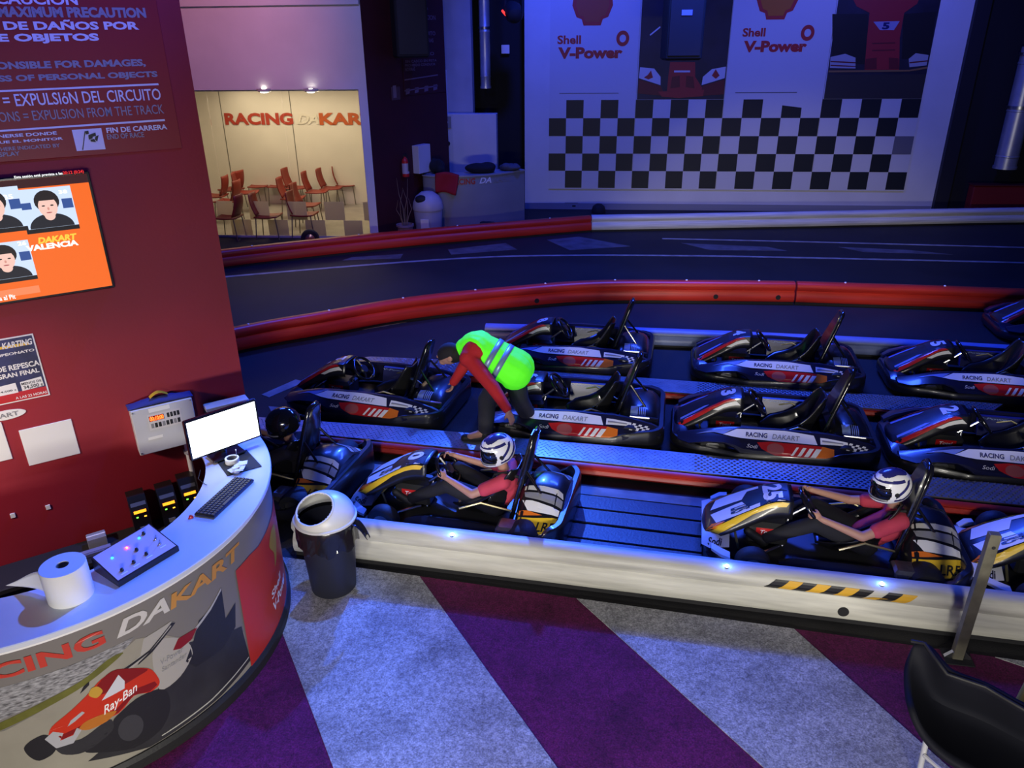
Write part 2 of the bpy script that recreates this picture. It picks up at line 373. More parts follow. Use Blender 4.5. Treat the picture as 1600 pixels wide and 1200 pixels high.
q = [WINW.p(0.02, 0, -.3), WINW.p(1.0, 0, -3.5), WINW.p(1.1, 0, -3.5), WINW.p(0.1, 0, -.3)]; wl.prism(q, [p + V((0, 0, 3)) for p in q])
struct(wl.build('wall_waiting_room_sides', ROOM, None, None))
mb = MB(); q = [WINW.p(-5.6, 2.80, -.14), WINW.p(-.02, 2.80, -.14), WINW.p(1.0, 2.80, -3.6), WINW.p(-5.6, 2.80, -3.6)]; mb.prism(q, [p + V((0, 0, .1)) for p in q]); struct(mb.build('ceiling_waiting_room', ROOM, None, None))
mb = MB(); q = [WINW.p(-5.6, 0.0005, -.14), WINW.p(-.02, 0.0005, -.14), WINW.p(1.0, 0.0005, -3.6), WINW.p(-5.6, 0.0005, -3.6)]; mb.prism(q, [p + V((0, 0, .006)) for p in q]); struct(mb.build('floor_waiting_room', mat('room_floor', (0.34, 0.32, 0.28), 0.35, var=0.2, scale=3), None, None))
def glass_mat(name, tint, fac):
    M = bpy.data.materials.new(name); M.use_nodes = True; nt = M.node_tree; nt.nodes.clear(); N = nt.nodes; L = nt.links
    o = N.new('ShaderNodeOutputMaterial'); t = N.new('ShaderNodeBsdfTransparent'); g = N.new('ShaderNodeBsdfGlossy'); mx = N.new('ShaderNodeMixShader'); fr = N.new('ShaderNodeFresnel')
    t.inputs[0].default_value = (*tint, 1); g.inputs['Roughness'].default_value = 0.02; fr.inputs[0].default_value = fac
    L.new(fr.outputs[0], mx.inputs[0]); L.new(t.outputs[0], mx.inputs[1]); L.new(g.outputs[0], mx.inputs[2]); L.new(mx.outputs[0], o.inputs[0]); return M
GLASS = glass_mat('window_glass', (0.95, 0.96, 0.93), 1.42)
win = struct(link('window_1', None)); win.location = WINW.p(-2.3, 0, -.07)
WPL = Plane(WINW.p(0, 0, -.07) - win.location, dirv(8))
FRAME = mat('window_frame_paint', (0.5, 0.49, 0.46), 0.5)
for a0, a1 in ((-4.38, -3.1), (-3.09, -1.66), (-1.65, -0.18)):
    mb = MB(); q = [WPL.p(a0, .04, .004), WPL.p(a1, .04, .004), WPL.p(a1, .04, -.004), WPL.p(a0, .04, -.004)]; mb.prism(q, [p + V((0, 0, 2.72)) for p in q]); mb.build('glass_pane', GLASS, win, None)
mb = MB()
for a0, a1, z0, z1 in ((-4.4, -.16, 0, .04), (-4.4, -.16, 2.755, 2.78), (-.18, -.16, 0, 2.78)):
    q = [WPL.p(a0, z0, .02), WPL.p(a1, z0, .02), WPL.p(a1, z0, -.02), WPL.p(a0, z0, -.02)]; mb.prism(q, [p + V((0, 0, z1 - z0)) for p in q])
mb.build('window_frame', FRAME, win, None)
FROST = mat('frosted_film', (0.66, 0.62, 0.52), 0.6)
def frost_mat():
    M = bpy.data.materials.new('frosted_square_film'); M.use_nodes = True; nt = M.node_tree; N = nt.nodes; L = nt.links
    b = N['Principled BSDF']; b.inputs['Base Color'].default_value = (.72, .69, .60, 1); b.inputs['Roughness'].default_value = .7
    tl = N.new('ShaderNodeBsdfTranslucent'); tl.inputs[0].default_value = (.80, .74, .62, 1); mx = N.new('ShaderNodeMixShader'); mx.inputs[0].default_value = 0.85
    L.new(b.outputs[0], mx.inputs[1]); L.new(tl.outputs[0], mx.inputs[2]); L.new(mx.outputs[0], N['Material Output'].inputs[0]); return M
FROST = frost_mat()
for row, cols in ((1, ((338, 363), (388, 419), (447, 478), (506, 537), (567, 578))), (0, ((365, 397), (423, 454), (481, 512), (541, 570)))):
    for x0, x1 in cols:
        yv = 333 if row else 364
        a0, a1 = WINW.at(x0 - (4 if not row else 0), yv)[0], WINW.at(x1 - (4 if not row else 0), yv)[0]
        z0, z1 = (.36, .72) if row else (.045, .355)
        mb = MB(); q = [WPL.p(a0, z0, .0065), WPL.p(a1, z0, .0065), WPL.p(a1, z0, .0045), WPL.p(a0, z0, .0045)]; mb.prism(q, [p + V((0, 0, z1 - z0)) for p in q]); mb.build('frosted_square', FROST, win, None)
# lettering on the waiting room wall
LT = thing('wall_lettering', 'large red lettering on the beige waiting room wall above the chairs', 'lettering')
def letters_px(parent, name, body, pl, x0, y0, x1, y1, m, depth=.02, bold=.03, shear=0.0):
    """fit the word between two pixels (bottom left, top right) on a plane"""
    a0, b0 = pl.at(x0, y1); a1, b1 = pl.at(x1, y0)
    mb = MB(); text_on(mb, body, pl.p, a0, b0, a1 - a0, b1 - b0, off=depth, bold=bold, shear=shear)
    return mb.build(name, m, parent, None)
SIGNRED = mat('sign_red', (0.42, 0.045, 0.02), 0.5); SIGNORANGE = mat('sign_orange', (0.50, 0.10, 0.02), 0.5)
letters_px(LT, 'word_racing', 'RACING', BACKP, 353, 176, 457, 195, SIGNRED, bold=.045)
letters_px(LT, 'word_da', 'DA', BACKP, 465, 178, 497, 194, mat('sign_white', (0.72, 0.68, 0.58), 0.5), bold=.03, shear=.3)
letters_px(LT, 'word_kart', 'KART', BACKP, 500, 176, 585, 195, SIGNORANGE, bold=.045)
LAMPW = mat('downlight_lens', (1, 1, 1), 0.5, emit=(1.0, 0.95, 0.8), estr=14)
for i, (u, v) in enumerate(((413, 146), (486, 146))):
    p = gp(u, v, 2.72)
    d = thing('downlight', ('left' if i == 0 else 'right') + ' one of the two round ceiling lights in the waiting room', 'ceiling light', (p.x, p.y, 2.80))
    mb = MB(); mb.lathe([(.13, 0), (.13, -.03), (.10, -.05), (.09, -.03), (.09, 0)], n=24); mb.build('rim', FRAME, d)
    mb = MB(); mb.ell((0, 0, -.035), (.085, .085, .04), nu=16, nv=8); mb.build('lens', LAMPW, d)

# ------------------------------------------------------------------ barriers
BPROF = [(-.10, 0.0), (-.10, .05), (-.085, .10), (-.09, .16), (-.075, .205), (-.085, .25), (-.07, .30), (-.035, .328), (.02, .33), (.06, .318), (.088, .29), (.095, .255), (.078, .222), (.068, .205), (.085, .185), (.102, .15), (.108, .10), (.10, .06), (.09, .045), (.0, .045), (.0, 0.0)]
def barrier(name, label, cat, pts, m, group, scale=1.0, studs=None, holes=(), hm=MATTEB):
    P = smooth_path(pts, 8) if len(pts) > 2 else [V(pts[0]).lerp(V(pts[1]), k / 96) for k in range(97)]
    o = thing(name, label, cat, (P[0][0], P[0][1], 0), 0, group); off = V((P[0][0], P[0][1]))
    Q = [p - off for p in P]
    mb = MB(); sweep(mb, Q, [(d, z * scale) for d, z in BPROF]); mb.build('rail', m, o, 50)
    mb = MB(); sweep(mb, Q, [(-.085, 0), (-.085, .046), (.075, .046), (.075, 0)]); mb.build('foot', MATTEB, o, None)
    if studs:
        d = 0; nxt = studs * .5
        for i in range(len(Q) - 1):
            L = (Q[i + 1] - Q[i]).length
            while nxt < d + L:
                q = Q[i].lerp(Q[i + 1], (nxt - d) / L); mb = MB(); mb.ell((q.x, q.y, .33 * scale), (.018, .018, .016), nu=8, nv=5); mb.build('stud', WHITEP, o); nxt += studs
            d += L
    for a in holes:
        i = int(a * (len(Q) - 1)); t = (Q[min(i + 1, len(Q) - 1)] - Q[max(i - 1, 0)]).normalized(); n = V((t.y, -t.x)); p = Q[i] + n * .097
        mb = MB(); mb.cyl((p.x, p.y, .115), (p.x + n.x * .012, p.y + n.y * .012, .115), .036, n=18); mb.build('port_hole', hm, o)
    return o
front = barrier('track_barrier', 'long cream white plastic barrier between the striped turf and the front karts', 'barrier', [(-2.72, 4.43), (5.5, 4.5926)], CREAM, 'track barriers', holes=(0.484,))
barrier('track_barrier', 'red plastic barrier curving from behind the red wall to a black joint', 'barrier', [(-7.0, 6.2), (-5.41, 8.12), (-4.63, 8.85), (-3.67, 9.69), (-2.38, 10.45), (-1.23, 10.98), (0.3, 11.28), (1.60, 11.48)], BAR_R, 'track barriers', studs=1.05, holes=(.62, .875, .98))
barrier('track_barrier', 'straight red plastic barrier right of the black joint, behind the rear karts', 'barrier', [(1.635, 11.485), (4.73, 11.70), (9.0, 11.8)], BAR_R, 'track barriers', studs=1.35)
barrier('track_barrier', 'farthest red barrier, below the waiting room window and grey desk', 'barrier', [(-9.5, 10.0), (-7.73, 11.68), (-5.49, 13.36), (-3.6, 14.55), (-1.93, 15.53)], BAR_R, 'track barriers', studs=1.9)
barrier('track_barrier', 'farthest white barrier, in front of the checkered banners', 'barrier', [(-1.90, 15.55), (1.62, 16.47), (6.81, 17.86), (10, 18.5)], BAR_W, 'track barriers')
barrier('low_barrier', 'low white barrier behind the farthest row of parked karts', 'barrier', [(-2.45, 9.12), (-0.4, 9.36), (2.2, 9.54), (4.6, 9.62)], mat('barrier_white_blue_lit', (.24, .30, .58), .4, var=.15, scale=3), 'track barriers', scale=.66)  # white barrier; the blue light on it is put into this colour
# hazard tape stuck on the front barrier: stripes follow the face
fd = (V((3.6, 4.555)) - V((-2.72, 4.43))).normalized(); fn = V((fd.y, -fd.x))
def front_face(a, t, off=0.0):
    """a: metres from the barrier's left end; t: 0..1 over the upper face"""
    z = .228 + t * .070; dd = ((.205, .070), (.222, .080), (.255, .096), (.29, .089), (.318, .062)); d = next(a_[1] + (b_[1] - a_[1]) * (z - a_[0]) / (b_[0] - a_[0]) for a_, b_ in zip(dd, dd[1:]) if z <= b_[0]) + off
    return V((-2.72 + fd.x * a + fn.x * d, 4.43 + fd.y * a + fn.y * d, z))
ht = thing('hazard_tape', 'black and yellow striped tape stuck on the cream barrier', 'tape', (0, 0, 0))
a = 3.42; k = 0
while a < 4.30:
    wdt = 0.088; hgt = 1.0 if not (4.0 < a < 4.1) else 0.4
    mb = MB(); mb.rings([[front_face(a + .07 * j / 6, hgt * j / 6, .004), front_face(a + wdt + .07 * j / 6, hgt * j / 6, .004)] for j in range(7)], closed=False, cap=False)
    mb.build('black_stripe' if k % 2 == 0 else 'yellow_stripe', BLACKPR if k % 2 == 0 else mat('tape_yellow', (0.75, 0.42, 0.03), .5), ht, None, False); a += wdt; k += 1
LEDM = mat('blue_led', (0.3, 0.5, 1), 0.3, emit=(0.12, 0.28, 1.0), estr=60)
for i, (u, v, lab) in enumerate(((712, 826, 'glowing blue light on the cream barrier below the first driver'), (1135, 875, 'glowing blue light on the cream barrier below the nose of kart 25'), (1375, 905, 'glowing blue light on the cream barrier above the hazard tape'))):
    p = gp(u, v, .322); p = V((p.x, 4.43 + (p.x + 2.72) * fd.y / fd.x - .045, .326))
    t = thing('marker_light', lab, 'light', p, 0, 'blue lights on the barrier'); mb = MB(); mb.lathe([(.016, -.008), (.016, .0), (.011, .003)], n=12); mb.build('socket', MATTEB, t)
    mb = MB(); mb.ell((0, 0, .004), (.016, .016, .013), nu=10, nv=6); mb.build('bulb', LEDM, t)
    l = bpy.data.lights.new('marker_glow', 'POINT'); l.energy = .8; l.color = (.05, .15, 1); l.shadow_soft_size = .02; lo = bpy.data.objects.new('marker_glow', l); COL.objects.link(lo); lo.location = p + V((0, 0, .06))

# ------------------------------------------------------------------ raised tread plate dividers
def divider(label, pts, z, y_red, group):
    o = thing('pit_divider', label, 'divider', (pts[0][0], pts[0][1], 0), 0, group); off = V((pts[0][0], pts[0][1], 0))
    mb = MB(); mb.prism([V((x, y, z - .012)) - off for x, y in pts], [V((x, y, z)) - off for x, y in pts]); mb.build('tread_plate', TREAD, o, None)
    xs = [p[0] for p in pts]; ys = [p[1] for p in pts]
    def inside(x, y):
        c = False; j = len(pts) - 1
        for i in range(len(pts)):
            if (pts[i][1] > y) != (pts[j][1] > y) and x < (pts[j][0] - pts[i][0]) * (y - pts[i][1]) / (pts[j][1] - pts[i][1]) + pts[i][0]: c = not c
            j = i
        return c
    mb = MB(); st = .052; i = 0; y = min(ys) + .02
    while y < max(ys):
        x = min(xs) + (st / 2 if i % 2 else 0); k = 0
        while x < max(xs):
            if inside(x - .02, y) and inside(x + .02, y) and inside(x, y + .012) and inside(x, y - .012):
                fine = x < 0.25
                an = (radians(40) if (i + k) % 2 else radians(-40)) if fine else 0
                L, W, Hh = (.021, .006, .004) if fine else (.019, .013, .011)
                c, s_ = cos(an), sin(an)
                P = [(-L, 0), (0, -W), (L, 0), (0, W)]; P = [V((x + px * c - py * s_, y + px * s_ + py * c, z)) - off for px, py in P]
                mb.add(P + [V((x, y, z + Hh)) - off], [(0, 1, 4), (1, 2, 4), (2, 3, 4), (3, 0, 4)])
            x += st; k += 1
        y += st * .62; i += 1
    stuff(mb.build('tread_bumps', TREAD, o, None))
    mb = MB(); x0, x1 = min(xs), max(xs)
    mb.rings([[V((x, y_red + dy, zz)) - off for dy, zz in ((.06, 0.02), (-.0, .025), (-.02, .05), (-.012, .075), (-.004, .085), (-.014, .10), (.0, z - .014), (.06, z - .013))] for x in (x0 + .02, x1 - .02)])
    mb.build('red_kerb', BAR_R, o, 50)
    mb = MB(); mb.prism([V((x, y + (.05 if y < (min(ys) + max(ys)) / 2 else -.02), 0)) - off for x, y in pts], [V((x, y + (.05 if y < (min(ys) + max(ys)) / 2 else -.02), z - .013)) - off for x, y in pts]); mb.build('base', MATTEB, o, None)
    return o
divider('tread plate divider with red kerb right behind the front karts', [(-4.3, 5.99), (4.6, 6.035), (4.6, 6.35), (-0.5, 6.34), (-2.6, 6.30), (-4.3, 6.20)], .13, 5.94, 'tread plate dividers')
divider('tread plate divider between the two rows of parked dark karts', [(-2.9, 7.72), (3.05, 7.74), (3.35, 8.12), (-2.2, 8.02), (-2.75, 8.12), (-3.61, 8.04), (-4.03, 7.79), (-4.05, 7.55)], .10, 7.70, 'tread plate dividers')

# ------------------------------------------------------------------ red wall on the left and what hangs on it
LEFW0 = Plane((LEFW.o.x, LEFW.o.y, 0), dirv(46))
wall('wall_left', LEFW0, -5.0, 0.0, 0, 6.2, 0.10, WALLRED)
def em(name, c, s): return mat(name, tuple(x * .03 for x in lin(c)), 0.5, emit=lin(c), estr=s)
def plate(name, label, cat, pl, quad, depth, m, name_part=None, z=None):
    """flat rectangle between plane coords quad=(a0,b0,a1,b1), returns (thing, local plane on its front)"""
    a0, b0, a1, b1 = quad
    o = thing(name, label, cat, pl.p((a0 + a1) / 2, b0, 0))
    lp = Plane(pl.o - o.location, pl.ux, pl.uy, pl.k)
    R = Matrix((pl.ux, pl.n, pl.uy)).transposed(); 
    mb = MB(); mb.box(lp.p((a0 + a1) / 2, (b0 + b1) / 2, depth / 2 + .001), (abs(a1 - a0) * pl.k, depth, abs(b1 - b0) * pl.k), R, ch=min(.006, depth * .3))
    mb.build(name_part or 'panel', m, o, 25)
    return o, Plane(lp.p(0, 0, depth + .001), pl.ux, pl.uy, pl.k)
class PxPlane:
    """plane of a thing at a world offset, asked in pixels"""
    def __init__(s, wp, lp): s.w = wp; s.l = lp
    def at(s, u, v): return s.w.at(u, v)
    def p(s, a, b, off=0): return s.l.p(a, b, off)
def shifted(pl, d): return Plane(pl.o + pl.n * d, pl.ux, pl.uy, pl.k)
def poly_px(parent, name, pts, pp, m, off=.002):
    mb = MB(); print_poly(mb, [pp.at(*q) for q in pts], pp.p, off); return mb.build(name, m, parent, None)
def line_px(mb, pp, body, x0, yb, x1, yt, bold=.02, shear=0, off=.003):
    a0, b0 = pp.at(x0, yb); a1, b1 = pp.at(x1, yt); text_on(mb, body, pp.p, a0, b0, a1 - a0, b1 - b0, off, bold, shear)

SIGNBG = mat('sign_red_vinyl', (0.30, 0.012, 0.018), 0.45)
so, sp = plate('rules_sign', 'tall dark red sign with white track rules lettering on the red wall', 'sign', LEFW, (-2.6, 2.90, -0.15, 5.2), .012, SIGNBG, 'sign_board')
pp = PxPlane(shifted(LEFW, .013), sp)
SIGNW = mat('sign_white_vinyl', (0.75, 0.75, 0.78), 0.5); SIGNG = mat('sign_grey_vinyl', (0.30, 0.29, 0.31), 0.5)
def lines(par, name, rows, pp, M, off=.003):
    for t in rows: mb = MB(); line_px(mb, pp, *t[:5], **({'bold': t[5]} if len(t) > 5 else {}), **({'shear': t[6]} if len(t) > 6 else {}), off=off); mb.build(name, M, par, None)
lines(so, 'white_lettering', (('PRECAUCIÓN', -54, 6, 118, -12, .028), ('DE DAÑOS POR', 7, 47, 215, 31, .04), ('DE OBJETOS', -28, 69, 153, 52, .05), ('= EXPULSIóN DEL CIRCUITO', 7, 167, 249, 138, .01), ('DETENERSE DONDE', -36, 218, 88, 205, .03), ('INDIQUE EL MONITOR', -40, 228, 98, 214, .03), ('FIN DE CARRERA', 167, 208, 260, 194, .03)), pp, SIGNW)
lines(so, 'grey_lettering', (('MAXIMUM PRECAUTION', -2, 27, 226, 12, .05), ('RESPONSIBLE FOR DAMAGES,', -52, 112, 226, 92, .045), ('OR LOSS OF PERSONAL OBJECTS', -72, 133, 245, 111, .045), ('PENALIZATIONS = EXPULSION FROM THE TRACK', -92, 196, 254, 163, .004), ('WHERE INDICATED BY', -10, 237, 93, 224, .02), ('DISPLAY', -12, 246, 30, 236, .02), ('END OF RACE', 168, 218, 224, 206, .02)), pp, SIGNG)
for y0, y1, h in ((141, 130, 3), (203, 186, 3)):
    poly_px(so, 'white_bar', [(-60, y0 + (y0 - y1) * .24), (247 if y0 < 150 else 257, y1), (248 if y0 < 150 else 258, y1 + h), (-60, y0 + (y0 - y1) * .24 + h)], pp, SIGNW)
poly_px(so, 'flag_panel', [(112, 203), (158, 200), (165, 233), (120, 236)], pp, SIGNW)
poly_px(so, 'flag_pole', [(132, 205), (133.5, 205), (130, 234), (128.5, 234)], pp, BLACKPR, .004)
for q in ([(133, 205), (138, 204), (139, 209), (134, 210)], [(143, 209), (149, 207), (150, 212), (144, 214)], [(138, 211), (143, 209), (145, 216), (139, 218)], [(149, 213), (154, 211), (152, 221), (148, 218)], [(141, 218), (147, 217), (150, 222), (142, 221)]): poly_px(so, 'flag_check', q, pp, BLACKPR, .004)

# television
tv, tpl = plate('wall_television', 'lit television on the red wall showing orange driver standings', 'television', LEFW, (-2.22, 1.985, -0.785, 2.81), .06, GLOSSB, 'casing')
pp = PxPlane(shifted(LEFW, .061), tpl)
def screen_poly(name, pts, c, s, off=.002): return poly_px(tv, name, pts, pp, em('screen_' + name, c, s), off)
def tvrect(name, a0, b0, a1, b1, M, off): mb = MB(); mb.poly([tpl.p(a0, b0, off), tpl.p(a1, b0, off), tpl.p(a1, b1, off), tpl.p(a0, b1, off)]); return mb.build(name, M, tv, None)
tvrect('screen', -2.20, 2.005, -0.803, 2.79, em('screen_orange', (1.0, 0.43, 0.06), 0.95), .002)
tvrect('screen_header', -2.20, 2.735, -0.803, 2.79, em('screen_header', (0.26, 0.02, 0.03), .6), .003)
tvrect('screen_footer', -2.20, 2.035, -1.25, 2.085, em('screen_footer', (1.0, 0.55, 0.35), 1.0), .003)
TXTW = em('screen_text_white', (1, 1, 1), 1.2); TXTR = em('screen_text_red', (1, .15, .15), 1.0); TXTY = em('screen_text_yellow', (1, .8, .25), 1.1)
lines(tv, 'screen_text', (('Esta sesión está prevista a las', 23, 280, 97, 268.5, .02), ('VALENCIA', 42, 393, 121, 374, .05), ('a al Pit', 0, 470, 23, 459, .02), ('38', 92, 303, 104, 296, .03), ('35', 6, 312, 19, 303, .03), ('26', 28, 384, 40, 376, .03)), pp, TXTW, .005)
mb = MB(); line_px(mb, pp, '20:12 (0:24)', 99, 274, 130, 265, .02, off=.004); mb.build('screen_clock_text', TXTR, tv, None)
mb = MB(); line_px(mb, pp, 'DAKART', 60, 381, 119, 364, .05, .2, off=.004); mb.build('screen_logo_text', TXTY, tv, None)
def portrait(px, py, w, h, k):
    """driver picture shown on the screen: flat shapes"""
    a0, b0 = pp.at(px, py); sk = em('screen_skin', (.98, .80, .74), 1.0); hr = em('screen_hair', (.12, .08, .07), .6); jk = em('screen_jacket', (.10, .12, .17), .6)
    def R(name, x0, y0, x1, y1, M, off): mb = MB(); mb.poly([tpl.p(a0 + x * w, b0 + y * h, off) for x, y in ((x0, y0), (x1, y0), (x1, y1), (x0, y1))]); mb.build(name, M, tv, None)
    def E(name, x, y, rx, ry, M, off, a=0, b=2 * pi): mb = MB(); mb.poly([tpl.p(a0 + (x + rx * cos(a + (b - a) * i / 20)) * w, b0 + (y + ry * sin(a + (b - a) * i / 20)) * h, off) for i in range(21 if b - a < 6 else 20)]); mb.build(name, M, tv, None)
    R('picture', 0, 0, 1, 1, em('screen_photo', (.80, .87, .98), 1.1), .004); R('picture_band', 0, 0, 1, .10, em('screen_dark', (.03, .02, .04), .3), .0095)
    R('picture_blue', .02, .55, .2, .7, em('screen_blue', (.2, .35, .65), .8), .0045); R('picture_blue', .78, .5, .98, .72, em('screen_blue', (.2, .35, .65), .8), .0045)
    E('picture_jacket', .5, .1, .42, .32, jk, .005, 0, pi); E('picture_neck', .5, .36, .10, .10, sk, .0055)
    E('picture_hair', .5, .70, .235, .25, hr, .006); E('picture_face', .5, .57, .18, .24, sk, .0065); E('picture_fringe', .5, .72, .20, .12, hr, .007, 0, pi)
    for x in (.42, .58): E('picture_eye', x, .60, .032, .016, hr, .0075)
    E('picture_nose', .5, .53, .02, .035, em('screen_nose', (.90, .62, .56), .9), .0075); E('picture_mouth', .5, .44, .055, .014, em('screen_mouth', (.75, .38, .38), .9), .0075)
portrait(43, 366, .315, .29, 0); portrait(-42, 369, .315, .29, 1); portrait(-25, 447, .315, .27, 2)

# championship poster
po, ppl = plate('event_poster', 'navy and red championship poster with white lettering under the television', 'poster', LEFW, (-1.98, 1.255, -1.362, 1.735), .004, WHITEP, 'paper')
pp = PxPlane(shifted(LEFW, .005), ppl)
def prect(par, lp, name, a0, b0, a1, b1, M, off): mb = MB(); mb.poly([lp.p(a0, b0, off), lp.p(a1, b0, off), lp.p(a1, b1, off), lp.p(a0, b1, off)]); return mb.build(name, M, par, None)
prect(po, ppl, 'printed_field', -1.97, 1.265, -1.372, 1.725, mat('poster_navy', (0.03, 0.035, 0.14), .5, var=.5, scale=9), .001); prect(po, ppl, 'printed_red_band', -1.97, 1.265, -1.372, 1.33, REDP, .0015)
prect(po, ppl, 'printed_streak', -1.60, 1.66, -1.40, 1.68, YELP, .0015)
lines(po, 'white_lettering', (('KARTING', 4, 546, 49, 528, .03, .2), ('CAMPEONATO', -22, 562, 53, 544, .03, 0), ('DE REPESCA', -4, 583, 60, 562, .03, 0), ('GRAN FINAL', -4, 594, 60, 574, .03, 0), ('A LAS 22 HORAS', 25, 624, 73, 610, .02, 0)), pp, WHITEP)
for q in ([(31, 597), (64, 588), (69, 602), (35, 611)], [(-4, 605), (24, 598), (29, 613), (-4, 620)]): poly_px(po, 'price_panel', q, pp, WHITEP, .002)
mb = MB(); line_px(mb, pp, 'MENOS DE', 34, 602, 64, 592, .02); line_px(mb, pp, '34,500 s', 38, 609, 66, 597, .02); line_px(mb, pp, '34,500 s', -3, 616, 25, 607, .02); mb.build('price_lettering', BLACKPR, po, None)
plate('notice_board', 'blank white plate on the red wall left of the display box', 'plate', LEFW, (-1.615, .74, -1.275, 1.035), .006, WHITEP)
plate('notice_board', 'white plate cut by the left edge of the photo beside the blank plate', 'plate', LEFW, (-2.02, .83, -1.70, 1.13), .006, WHITEP)
ov = thing('oval_plate', 'small white oval plate below the championship poster', 'plate', LEFW.p(-1.66, 1.14, 0)); mb = MB()
lp = Plane((0, 0, 0), LEFW.ux); mb.prism([lp.p(.11 * cos(2 * pi * i / 28), .032 * sin(2 * pi * i / 28) + .03, .001) for i in range(28)], [lp.p(.11 * cos(2 * pi * i / 28), .032 * sin(2 * pi * i / 28) + .03, .006) for i in range(28)]); mb.build('panel', WHITEP, ov)
mb = MB(); text_on(mb, 'KART', lp.p, -.07, .015, .14, .03, .008, .02); mb.build('plate_lettering', GREYP, ov, None)
for (u, v, l) in ((20, 805, 'left one of two small white tags low on the red wall'), (75, 792, 'right one of two small white tags low on the red wall')):
    a, b = LEFW.at(u, v); plate('wall_tag', l, 'tag', LEFW, (a - .016, b - .02, a + .016, b + .02), .008, WHITEP)
# electronics box with red digits
bx, bpl = plate('timing_box', 'white timing box with red digits on the wall beside the monitor', 'electronics box', LEFW, (-.885, .645, -.435, 1.035), .11, mat('box_plastic', (0.62, 0.63, 0.66), .45, var=.08, scale=3), 'housing')
pp = PxPlane(shifted(LEFW, .111), bpl)
A0, B0 = -.885, .645
def brect(name, x0, y0, x1, y1, M, off=.001): return prect(bx, bpl, name, A0 + x0 * .45, B0 + y0 * .39, A0 + x1 * .45, B0 + y1 * .39, M, off)
brect('label_strip', .28, .88, .62, .97, WHITEP); brect('display', .24, .50, .78, .84, mat('display_paper', (.7, .68, .7), .5)); brect('digit_window', .26, .69, .50, .80, mat('led_window', (.06, .005, .005), .2), .002)
for i in range(4): brect('indicator', .55 + .055 * i, .70, .59 + .055 * i, .80, BLACKPR, .002)
for j in range(8): brect('indicator', .27 + .062 * j, .54, .315 + .062 * j, .64, BLACKPR if j % 3 else GREYP, .002)
brect('notice_strip', .18, .30, .42, .36, WHITEP); brect('maker_badge', .78, .06, .96, .14, NAVYP)
mb = MB(); text_on(mb, '00:10:00', bpl.p, A0 + .27 * .45, B0 + .70 * .39, .10, .036, .004, .03); mb.build('digits', em('red_digits', (1.0, .28, .10), 9), bx, None)
for x, y in ((.03, .05), (.97, .05), (.03, .95), (.97, .95)):
    mb = MB(); p = bpl.p(A0 + x * .45, B0 + y * .39, 0); mb.cyl(p, p + LEFW.n * .004, .006, n=10); mb.build('screw', STEEL, bx)
t = thing('cloth_bundle', 'dark blue cloth with a yellow patch lying on the timing box', 'cloth', LEFW.p(-.66, 1.037, .055)); lp = Plane((0, 0, 0), LEFW.ux)
mb = MB(); mb.grid(lambda a, b: lp.p(-.21 + .42 * a, .010 + .034 * sin(pi * a) * (1 - abs(2 * b - 1) ** 2) * (1 + .4 * noise.noise((a * 7, b * 5, 1))), -.05 + .10 * b), 20, 8); c = mb.build('cloth', mat('blue_cloth', (.03, .04, .22), .9), t, 60); c.modifiers.new('s', 'SOLIDIFY').thickness = .008
mb = MB(); mb.grid(lambda a, b: lp.p(-.06 + .12 * a, .046 + .028 * sin(pi * a), -.02 + .05 * b), 6, 4); mb.build('yellow_patch', YELP, t, 60)
# conduit, three control units, black cabinet, low cupboard
t = thing('wall_conduit', 'white vertical conduit below the timing box', 'pipe', LEFW0.p(-.53 * LK, 0.39, .03)); mb = MB(); mb.cyl((0, 0, 0), (0, 0, .60), .019, n=16); mb.build('pipe', WHITEP, t)
for z in (.12, .5): mb = MB(); mb.box((0, 0, z), (.056, .05, .02), Rz(radians(46))); mb.build('clip', WHITEP, t)
bz = 0.405
DISP = em('orange_display', (1.0, .58, .12), 2.6); GRN = em('green_led', (.5, 1, .3), 2.5); AMB = em('amber_led', (1, .7, .2), 2.5)
for a, z, n in ((-.985, .0, 'left'), (-.77, .0, 'middle'), (-.60, .03, 'right')):
    t = thing('control_unit', n + ' one of the three black units with orange displays under the timing box', 'control unit', LEFW0.p(a * LK, bz + z, .105), radians(46), 'black control units with orange displays'); t.scale = (LK, LK, LK)
    if z: mb = MB(); mb.box((0, .02, -.015), (.12, .12, .03)); mb.build('stand', MATTEB, t)
    mb = MB(); mb.rings([[V((x, y, zz)) for y, zz in ((.09, 0), (-.07, 0), (-.075, .20), (-.055, .255), (.0, .325), (.09, .335))] for x in (-.065, .065)]); mb.build('housing', BLACKP, t, 20)
    q = V((0, -.076, 0)); 
    for nm, x0, x1, z0, z1, M in (('display', -.045, .045, .205, .228, DISP), ('led', -.035, -.02, .165, .175, GRN), ('led', .022, .04, .160, .170, AMB)):
        mb = MB(); mb.box(((x0 + x1) / 2, -.0735, (z0 + z1) / 2), (x1 - x0, .006, z1 - z0)); mb.build(nm, M, t, None)
    mb = MB(); mb.grid(lambda u, v: V((-.055 + .11 * u, -.053 + .05 * v, .259 + .06 * v)), 1, 1); mb.build('lit_top_face', mat('unit_top_lit', (.10, .11, .14), .3), t, None)  # lighter face paints in the light falling on the slanted top
    mb = MB(); mb.box((0, -.07, .06), (.05, .012, .035)); mb.build('socket', GREYP, t, None)
bz = 0.405
t = thing('wall_bench', 'long low black bench along the foot of the red wall', 'bench', LEFW0.p(-1.75, 0, .16), radians(46)); mb = MB(); mb.box((0, 0, bz - .02), (3.3, .30, .04), ch=.006); mb.build('bench_top', MATTEB, t, 25)
mb = MB(); mb.box((0, .02, (bz - .04) / 2), (3.24, .24, bz - .04), ch=.006); mb.build('plinth', MATTEB, t, 25)
